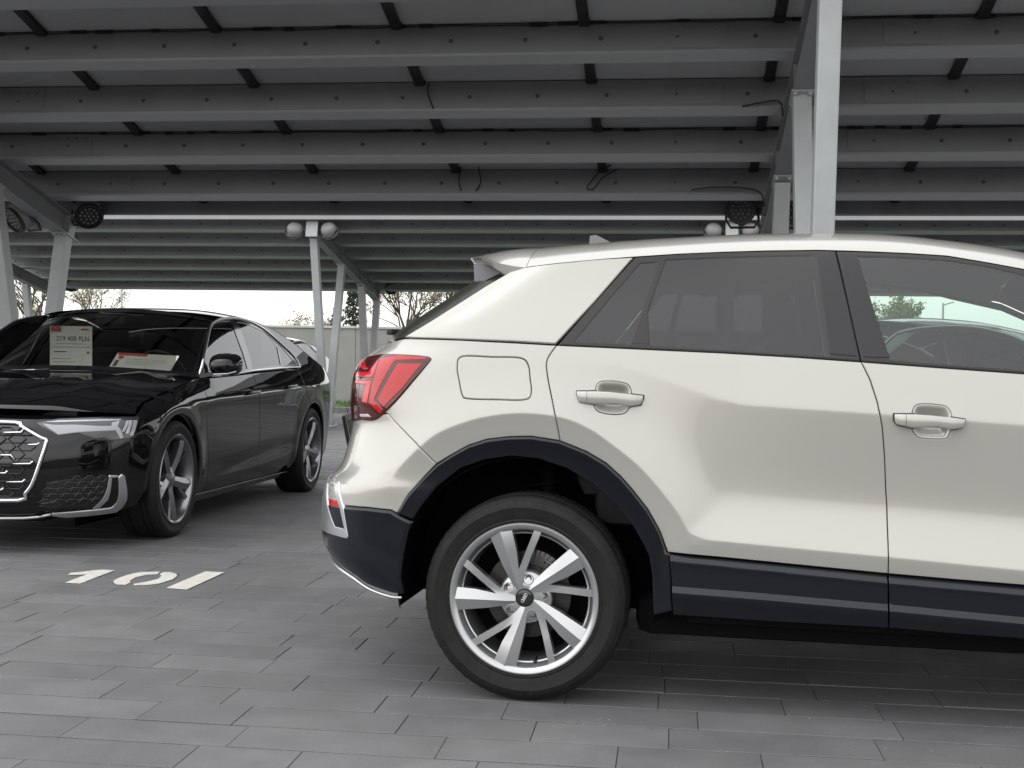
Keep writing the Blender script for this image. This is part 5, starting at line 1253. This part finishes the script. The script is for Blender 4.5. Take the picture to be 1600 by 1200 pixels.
    # door mirrors and handles
    for sg in (-1, 1):
        mb = MB()
        sh = [(.0, 1.0), (.35, .98), (.7, .82), (.92, .52), (1.0, .12)]
        ring_n = 16
        for k, (t, s_) in enumerate(sh):
            for q in range(ring_n):
                an = 2*math.pi*q/ring_n; cy, cz_ = math.cos(an), math.sin(an); cy = abs(cy)**.7*math.copysign(1, cy); cz_ = abs(cz_)**.7*math.copysign(1, cz_)
                mb.v.append((-.60+.17*t, sg*(1.005+.105*cy*s_+.01*t), 1.045+.072*cz_*s_-.01*t))
        for k in range(len(sh)-1):
            for q in range(ring_n): mb.f.append((k*ring_n+q, k*ring_n+(q+1) % ring_n, (k+1)*ring_n+(q+1) % ring_n, (k+1)*ring_n+q)); mb.mi.append(0)
        mb.f.append(tuple(range(ring_n))); mb.mi.append(0); mb.f.append(tuple(4*ring_n+q for q in range(ring_n))); mb.mi.append(0)
        mb.bar((-.55, sg*.86, .965), (-.53, sg*.98, .99), .07, .025)
        mo = mb.build('door_mirror', M_BLACKP, root, angle=50)
        MB().tube([(-.50, sg*1.10, 1.00), (-.46, sg*1.06, .985), (-.45, sg*.97, .98)], .004, 6).build('mirror_indicator', M_SATIN, mo)
    for m0, z0 in ((-1.355, .848), (-2.27, .883)):
        p = S.pos(np.array([m0]), np.array([z0]))[0]
        for sg in (1, -1):
            h = MB().bar((p[0]-.11, (p[1]-.018)*sg, p[2]+.004), (p[0]+.11, (p[1]-.018)*sg, p[2]-.004), .024, .022, bev=.008).build('door_handle', M_BLACKP, root, angle=50)
            MB().bar((p[0]-.10, (p[1]-.031)*sg, p[2]+.014), (p[0]+.10, (p[1]-.031)*sg, p[2]+.006), .003, .004).build('handle_chrome', M_CHROME, h)
    # cabin
    MB().box((-.62, 0, .93), (.5, 1.40, .10), bev=.04).box((-1.9, 0, .45), (2.6, 1.5, .08)).box((-2.75, 0, .8), (.1, 1.4, .6)).build('dashboard_and_floor', M_DASH, root)
    for sx in (-1.75, -2.62):
        for sy in (-.38, .38):
            mb = MB(); mb.box((sx+.22, sy, .60), (.5, .52, .16), bev=.06).box((sx-.06, sy, .88), (.16, .48, .56), Matrix.Rotation(R(-16), 3, 'Y'), bev=.06).box((sx-.16, sy, 1.21), (.09, .26, .17), Matrix.Rotation(R(-10), 3, 'Y'), bev=.04); mb.build('seat', M_SEAT, root, angle=45)
    sw = MB(); ring_torus(sw, (0, 0, 0), .18, .014, Matrix.Translation((-1.02, .38, .96)) @ Matrix.Rotation(R(-65), 4, 'Y'), 36); sw.build('steering_wheel', M_INT, root, smooth=True)
    MB().box((-1.05, 0, 1.34), (.03, .22, .06), bev=.012).build('inside_mirror', M_BLACK, root)
    return root

BLACK = make_sedan()
# car frame y is mirrored against the world's left side: the visible flank is built at negative y, so turn accordingly
def place(car, x, y, heading, z, pitch):
    car.rotation_mode = 'XYZ'
    fw = Vector((math.cos(heading), math.sin(heading), pitch)).normalized(); yl = Vector((-math.sin(heading), math.cos(heading), 0)); up = fw.cross(yl)
    car.matrix_world = Matrix.Translation((x, y, z)) @ Matrix((fw, yl, up)).transposed().to_4x4()
HEAD = math.atan2(-.9929, -.119)
place(BLACK, -2.92, 7.62, HEAD, 0.0, .012)
tag(BLACK, 'glossy black saloon facing the camera, price sheets behind its windscreen', 'car')
def repaint(o, a, b):
    for s_ in o.material_slots:
        if s_.material == a: s_.link = 'OBJECT'; s_.material = b
    for c in o.children: repaint(c, a, b)
def white_copy(x, y, z, head, label, scale=1.0, zs=1.0):
    c = copy_tree(BLACK); place(c, x, y, head, z, .012); c.scale = (scale, scale, scale*zs); repaint(c, M_BLACKP, M_WHITEP); tag(c, label, 'car', 'white cars parked in the yard'); return c
# ================================================================== other cars, lettering, planting and small things
white_copy(1.30, 8.60, -.03, HEAD-1.0, 'white saloon seen through the front side window of the pale SUV', 1.0, 1.03)
white_copy(-4.90, 21.6, ground_z(22), HEAD, 'white car beyond the black saloon, only its roof and windows showing', 1.05, 1.11)

# price sheets leaning behind the saloon's windscreen
MC = BLACK.matrix_world.copy()
def sheet(corners, label, marks):
    """corners in the car frame: bottom left, bottom right, top right, top left as seen from in front"""
    bl, br, tr, tl = [Vector(c) for c in corners]
    def at(u, v, d): 
        p = bl*(1-u)*(1-v)+br*u*(1-v)+tr*u*v+tl*(1-u)*v; n = (br-bl).cross(tl-bl).normalized(); return MC @ (p+n*d)
    root = empty('price_sheet', at(.5, 0, 0)); tag(root, label, 'paper', 'price sheets in the windscreen')
    o0 = at(.5, 0, 0)
    def quad(u0, v0, u1, v1, d, name, m_, th=.0):
        vs = [at(u0, v0, d)-o0, at(u1, v0, d)-o0, at(u1, v1, d)-o0, at(u0, v1, d)-o0]; fs = [(0, 1, 2, 3)]
        if th:
            vs += [at(u, v, d-th)-o0 for u, v in ((u0, v0), (u1, v0), (u1, v1), (u0, v1))]; fs += [(7, 6, 5, 4), (0, 4, 5, 1), (1, 5, 6, 2), (2, 6, 7, 3), (3, 7, 4, 0)]
        me = bpy.data.meshes.new(name); me.from_pydata(vs, [], fs); return link(name, me, m_, root)
    quad(0, 0, 1, 1, 0, 'sheet', M_PAPER, .002)
    for k in marks:
        if k[0] == 'text':
            _, txt, u, v, h = k
            cu = bpy.data.curves.new('price_text', 'FONT'); cu.body = txt; cu.size = 1; tmp = bpy.data.objects.new('tmp', cu); COL.objects.link(tmp)
            dg = bpy.context.evaluated_depsgraph_get(); me = bpy.data.meshes.new_from_object(tmp.evaluated_get(dg)); bpy.data.objects.remove(tmp)
            W_ = (br-bl).length; H_ = (tl-bl).length
            for vx in me.vertices: vx.co = at(u+vx.co.x*h/W_*.95, v+vx.co.y*h/H_, .0025)-o0
            link('price_text', me, M_PINK, root)
        else:
            _, u0, v0, u1, v1, m_ = k; quad(u0, v0, u1, v1, .002, 'print_mark', m_)
    return root
M_LINE = mat('print_faint', (.30, .30, .30), rough=.7)
sheet([(-0.992, -0.41, 1.009), (-0.992, -0.102, 1.009), (-1.064, -0.142, 1.295), (-1.064, -0.453, 1.295)], 'upright white price sheet with red corner behind the black saloon windscreen',
      [('rect', .03, .86, .27, .99, M_PRED), ('rect', .74, .90, .92, .94, M_PRED), ('text', '219 400 PLN', .15, .64, .048), ('rect', .14, .56, .86, .57, M_LINE), ('rect', .1, .36, .40, .38, M_PINK), ('rect', .88, .33, .93, .38, M_PINK), ('rect', .02, .48, .98, .49, M_LINE), ('rect', .08, .2, .5, .21, M_LINE), ('rect', .08, .12, .6, .13, M_LINE)])
sheet([(-0.627, 0.187, 1.012), (-0.601, 0.62, 0.994), (-0.745, 0.621, 1.096), (-0.766, 0.184, 1.111)], 'white sheet with red band lying on the black saloon dashboard',
      [('rect', .02, .84, .50, 1.0, M_PRED), ('rect', .06, .60, .14, .80, M_PRED), ('rect', .2, .6, .85, .62, M_LINE), ('rect', .2, .45, .85, .47, M_LINE), ('rect', .2, .3, .7, .32, M_LINE), ('rect', .04, .1, .1, .5, M_PINK)])

# bay number stencilled on the paving
num = empty('bay_number', (-1.8, 6.1, 0)); tag(num, 'white stencilled number 101 painted on the paving', 'road marking')
DIG = [[(-2.176, 6.163), (-2.184, 6.22), (-2.141, 6.252), (-2.099, 6.298), (-2.054, 6.327), (-1.992, 6.311), (-2.018, 6.127), (-2.038, 5.944), (-2.115, 5.956), (-2.104, 6.076), (-2.089, 6.188)],
       [(-1.906, 6.022), (-1.909, 6.06), (-1.899, 6.15), (-1.876, 6.231), (-1.841, 6.275), (-1.759, 6.293), (-1.752, 6.225), (-1.798, 6.21), (-1.832, 6.123), (-1.831, 6.035), (-1.814, 5.988), (-1.819, 5.931), (-1.855, 5.928), (-1.885, 5.966)],
       [(-1.74, 6.226), (-1.736, 6.278), (-1.706, 6.288), (-1.663, 6.239), (-1.642, 6.183), (-1.638, 6.084), (-1.672, 5.975), (-1.717, 5.933), (-1.779, 5.922), (-1.786, 5.952), (-1.745, 6.01), (-1.711, 6.094), (-1.717, 6.177)],
       [(-1.607, 5.866), (-1.536, 6.32), (-1.435, 6.305), (-1.503, 5.835)]]
for d_, nm in zip(DIG, ('digit_one', 'digit_zero_half', 'digit_zero_half', 'digit_one')):
    L_ = densify(d_, .02); n = len(L_)
    mb = MB().add([(x+1.8, y-6.1, .0042) for x, y in L_]+[(x+1.8, y-6.1, .0026) for x, y in L_], [tuple(range(n))]+[(i, (i+1) % n, n+(i+1) % n, n+i) for i in range(n)])
    mb.build(nm, M_PAINT, num)

# grit lying in the joints
M_GRIT = mat('pale_grit', (.25, .24, .21), rough=.9, rand=.4)
gr_ = MB(); g3 = random.Random(11)
for k in range(420):
    tt = 3.0+.2*g3.randint(0, 24)+g3.gauss(0, .004)+.0; s = g3.uniform(-3.2, 2.2)
    if g3.random() < .25: tt += g3.uniform(0, .2)
    cl = g3.randint(1, 3)
    for c in range(cl):
        p = ST(s+g3.gauss(0, .02), tt+g3.gauss(0, .003), .0); r = g3.uniform(.001, .0026)*(1.6 if g3.random() < .05 else 1)
        gr_.add([(p.x-r, p.y-r*.6, 0), (p.x+r, p.y-r, 0), (p.x+r*.7, p.y+r, 0), (p.x-r, p.y+r*.8, 0), (p.x, p.y, r*1.3)], [(0, 1, 4), (1, 2, 4), (2, 3, 4), (3, 0, 4)])
bm_ = bpy.data.meshes.new('grit'); bm_.from_pydata(gr_.v, [], gr_.f)
tag(link('grit', bm_, M_GRIT), 'fine pale grit lying on the paving joints', 'grit', kind='stuff')

# loose cables
def stz(L): return [ST(*q) for q in L]
cable(stz([(-2.08, 10.42, 3.43), (-2.09, 10.40, 3.36), (-2.07, 10.40, 3.29), (-2.04, 10.42, 3.21)]), 'short black cable hanging from the second purlin above the centre')
cable(stz([(-2.12, 12.27, 3.0), (-2.13, 12.25, 2.87), (-2.11, 12.27, 2.76)]), 'left one of two short cables hanging close together from the fourth purlin')
cable(stz([(-1.94, 12.27, 3.0), (-1.91, 12.25, 2.85), (-1.96, 12.27, 2.76)]), 'right one of two short cables hanging close together from the fourth purlin')
cable(stz([(-.6, 12.25, 3.02), (-.72, 12.22, 2.95), (-.8, 12.22, 2.86), (-.85, 12.22, 2.78), (-.78, 12.22, 2.78), (-.7, 12.22, 2.88), (-.56, 12.25, 2.97)]), 'looped black cable under the panels above the SUV rear window')
cable(stz([(.16, 12.2, 2.76), (.4, 12.17, 2.78), (.68, 12.17, 2.77), (.82, 12.17, 2.72), (.86, 12.2, 2.60)]), 'black cable running to the floodlight above the SUV roof')
cable(stz([(.54, 10.4, 3.2), (.72, 10.37, 3.23), (.84, 10.37, 3.23), (.87, 10.4, 3.12)]), 'black cable curling against the rafter by the tall struts')

# trees behind the wall
M_BARK = mat('bark', (.10, .085, .07), rough=.9, noise=.3, nscale=8)
def leafmat(name, c): return mat(name, c, rough=.8, rand=.35)
M_BUD = leafmat('budding_twigs', (.22, .17, .09)); M_TWIG = leafmat('bare_twigs', (.17, .13, .11)); M_SPRING = leafmat('spring_leaves', (.16, .22, .05)); M_CON = leafmat('conifer_needles', (.035, .05, .03)); M_PALEBUD = leafmat('pale_buds', (.26, .25, .14))
def tree(s, t, h, w, kind, label, seed, m_leaf, nleaf, leaf):
    rg = random.Random(seed); root = empty('tree', ST(s, t, GZ)); tag(root, label, 'tree', 'trees beyond the wall')
    tr = MB(); tips = []
    def branch(p, d, L, r, dep):
        pts = [p]; q = p.copy(); dd = d.copy()
        for k in range(4):
            dd = (dd+Vector((rg.gauss(0, .16), rg.gauss(0, .16), rg.gauss(.04, .08)))).normalized(); q = q+dd*L/4; pts.append(q.copy())
        tr.tube(pts, [r*(1-.14*k) for k in range(5)], 5, cap=False)
        if dep == 0: tips.extend(pts[1:]); return
        for k in range(rg.randint(3, 5)):
            a = rg.uniform(0, 6.28); sp_ = rg.uniform(.5, 1.0); b = pts[rg.randint(2, 4)]
            nd = (dd*.7+Vector((math.cos(a)*sp_, math.sin(a)*sp_, rg.uniform(0, .5)))).normalized()
            branch(b, nd, L*rg.uniform(.55, .75), r*.5, dep-1)
    lf = MB()
    def quad(c, sz):
        n = Vector((rg.gauss(0, 1), rg.gauss(0, 1), rg.gauss(0, 1))).normalized(); x = n.orthogonal().normalized()*sz; y = n.cross(x).normalized()*sz*rg.uniform(.4, .9)
        lf.add([c-x, c-y*.7, c+x, c+y], [(0, 1, 2, 3)])
    if kind == 'conifer':
        tr.tube([(0, 0, 0), (0, 0, h*.95)], [h*.02, .02], 6)
        for k in range(nleaf):
            f = rg.random()**1.3; z = h*(.08+.92*f); R_ = w*(1-f)**.9*(.55+.45*abs(math.sin(f*34))); a = rg.uniform(0, 6.28); rr = R_*rg.random()**.5
            quad(Vector((rr*math.cos(a), rr*math.sin(a), z-rr*.25)), leaf*rg.uniform(.6, 1.3))
    else:
        tr.tube([(0, 0, 0), (rg.gauss(0, .05), 0, h*.2), (rg.gauss(0, .1), rg.gauss(0, .1), h*.4)], [h*.022, h*.018, h*.014], 7)
        for k in range(7):
            a = 6.28*k/7+rg.uniform(-.4, .4); z = h*rg.uniform(.15, .42); branch(Vector((0, 0, z)), Vector((math.cos(a)*w/h*1.3, math.sin(a)*w/h*1.3, 1)).normalized(), h*.34, h*.010, 2)
        for k in range(nleaf):
            b = rg.choice(tips); quad(b+Vector((rg.gauss(0, 1), rg.gauss(0, 1), rg.gauss(0, 1)))*h*.02, leaf*rg.uniform(.5, 1.4))
    tr.build('trunk', M_BARK, root)
    me = bpy.data.meshes.new('crown'); me.from_pydata(lf.v, [], lf.f); link('crown', me, m_leaf, root)
tree(-41, 76, 8.5, 3.6, 'dec', 'bare tree beyond the wall at the left edge, behind the leaning struts', 1, M_TWIG, 1500, .05)
tree(-46, 84, 6.0, 3.2, 'dec', 'low budding tree at the far left behind the black saloon', 2, M_BUD, 2500, .06)
tree(-46.5, 96, 8.5, 2.6, 'dec', 'pale budding tree beside the dark floodlight above the black saloon', 3, M_PALEBUD, 2600, .07)
tree(-30.6, 104, 5.4, 2.0, 'dec', 'small brownish tree just left of the near slim strut', 4, M_BUD, 2200, .07)
tree(-28.6, 104, 6.0, 1.3, 'conifer', 'small dark conifer between the two slim struts', 5, M_CON, 2600, .12)
tree(-26.0, 100, 8.2, 2.2, 'conifer', 'taller dark conifer right of the pair of slim struts', 6, M_CON, 3600, .13)
tree(-20.6, 96, 10.5, 3.4, 'dec', 'broad ochre budding tree left of the SUV rear window', 7, M_BUD, 5200, .07)
tree(-18.2, 102, 11.0, 2.8, 'dec', 'slender tan birch right behind the SUV rear window', 8, M_TWIG, 3200, .06)
tree(13.2, 78, 6.2, 2.6, 'dec', 'fresh green tree seen through the SUV front window', 9, M_SPRING, 5200, .085)
tree(9.5, 90, 7.2, 3.0, 'dec', 'olive budding tree half hidden by the SUV door pillar', 10, M_PALEBUD, 3000, .08)
# far ridge and lamp posts
M_HILL = mat('wooded_ridge', (.10, .13, .13), rough=1, noise=.3, nscale=.02)
mb = MB(); hr = random.Random(4); N2 = 60
for i in range(N2+1):
    s = -500+1100*i/N2; z = 13+4*math.sin(i*.37)+2.5*math.sin(i*1.1+1)+hr.uniform(-.6, .6)-(6 if s < 0 else 0)
    for tt, zz in ((560, -1), (600, z*.8), (640, z), (760, -1)): mb.v.append(tuple(ST(s, tt, zz)))
for i in range(N2):
    for j in range(3): mb.f.append((i*4+j, (i+1)*4+j, (i+1)*4+j+1, i*4+j+1)); mb.mi.append(0)
tag(mb.build('hills', M_HILL, None, smooth=True), kind='structure')
for s, t_, lb in ((-27.6, 60, 'thin grey lamp post rising beyond the wall above the black saloon'), (12.45, 60, 'thin grey lamp post seen through the SUV front window')):
    o = MB().tube([(0, 0, 0), (0, 0, 4), (0, 0, 7.5 if s < 0 else 4.2)], [.07, .05, .035], 8).tube([(0, 0, 7.4 if s < 0 else 4.1), (.5, 0, 7.55 if s < 0 else 4.25)], .03, 6).build('lamp_post', M_STEEL_P, None); o.location = ST(s, t_, GZ); tag(o, lb, 'lamp post', 'lamp posts beyond the wall')
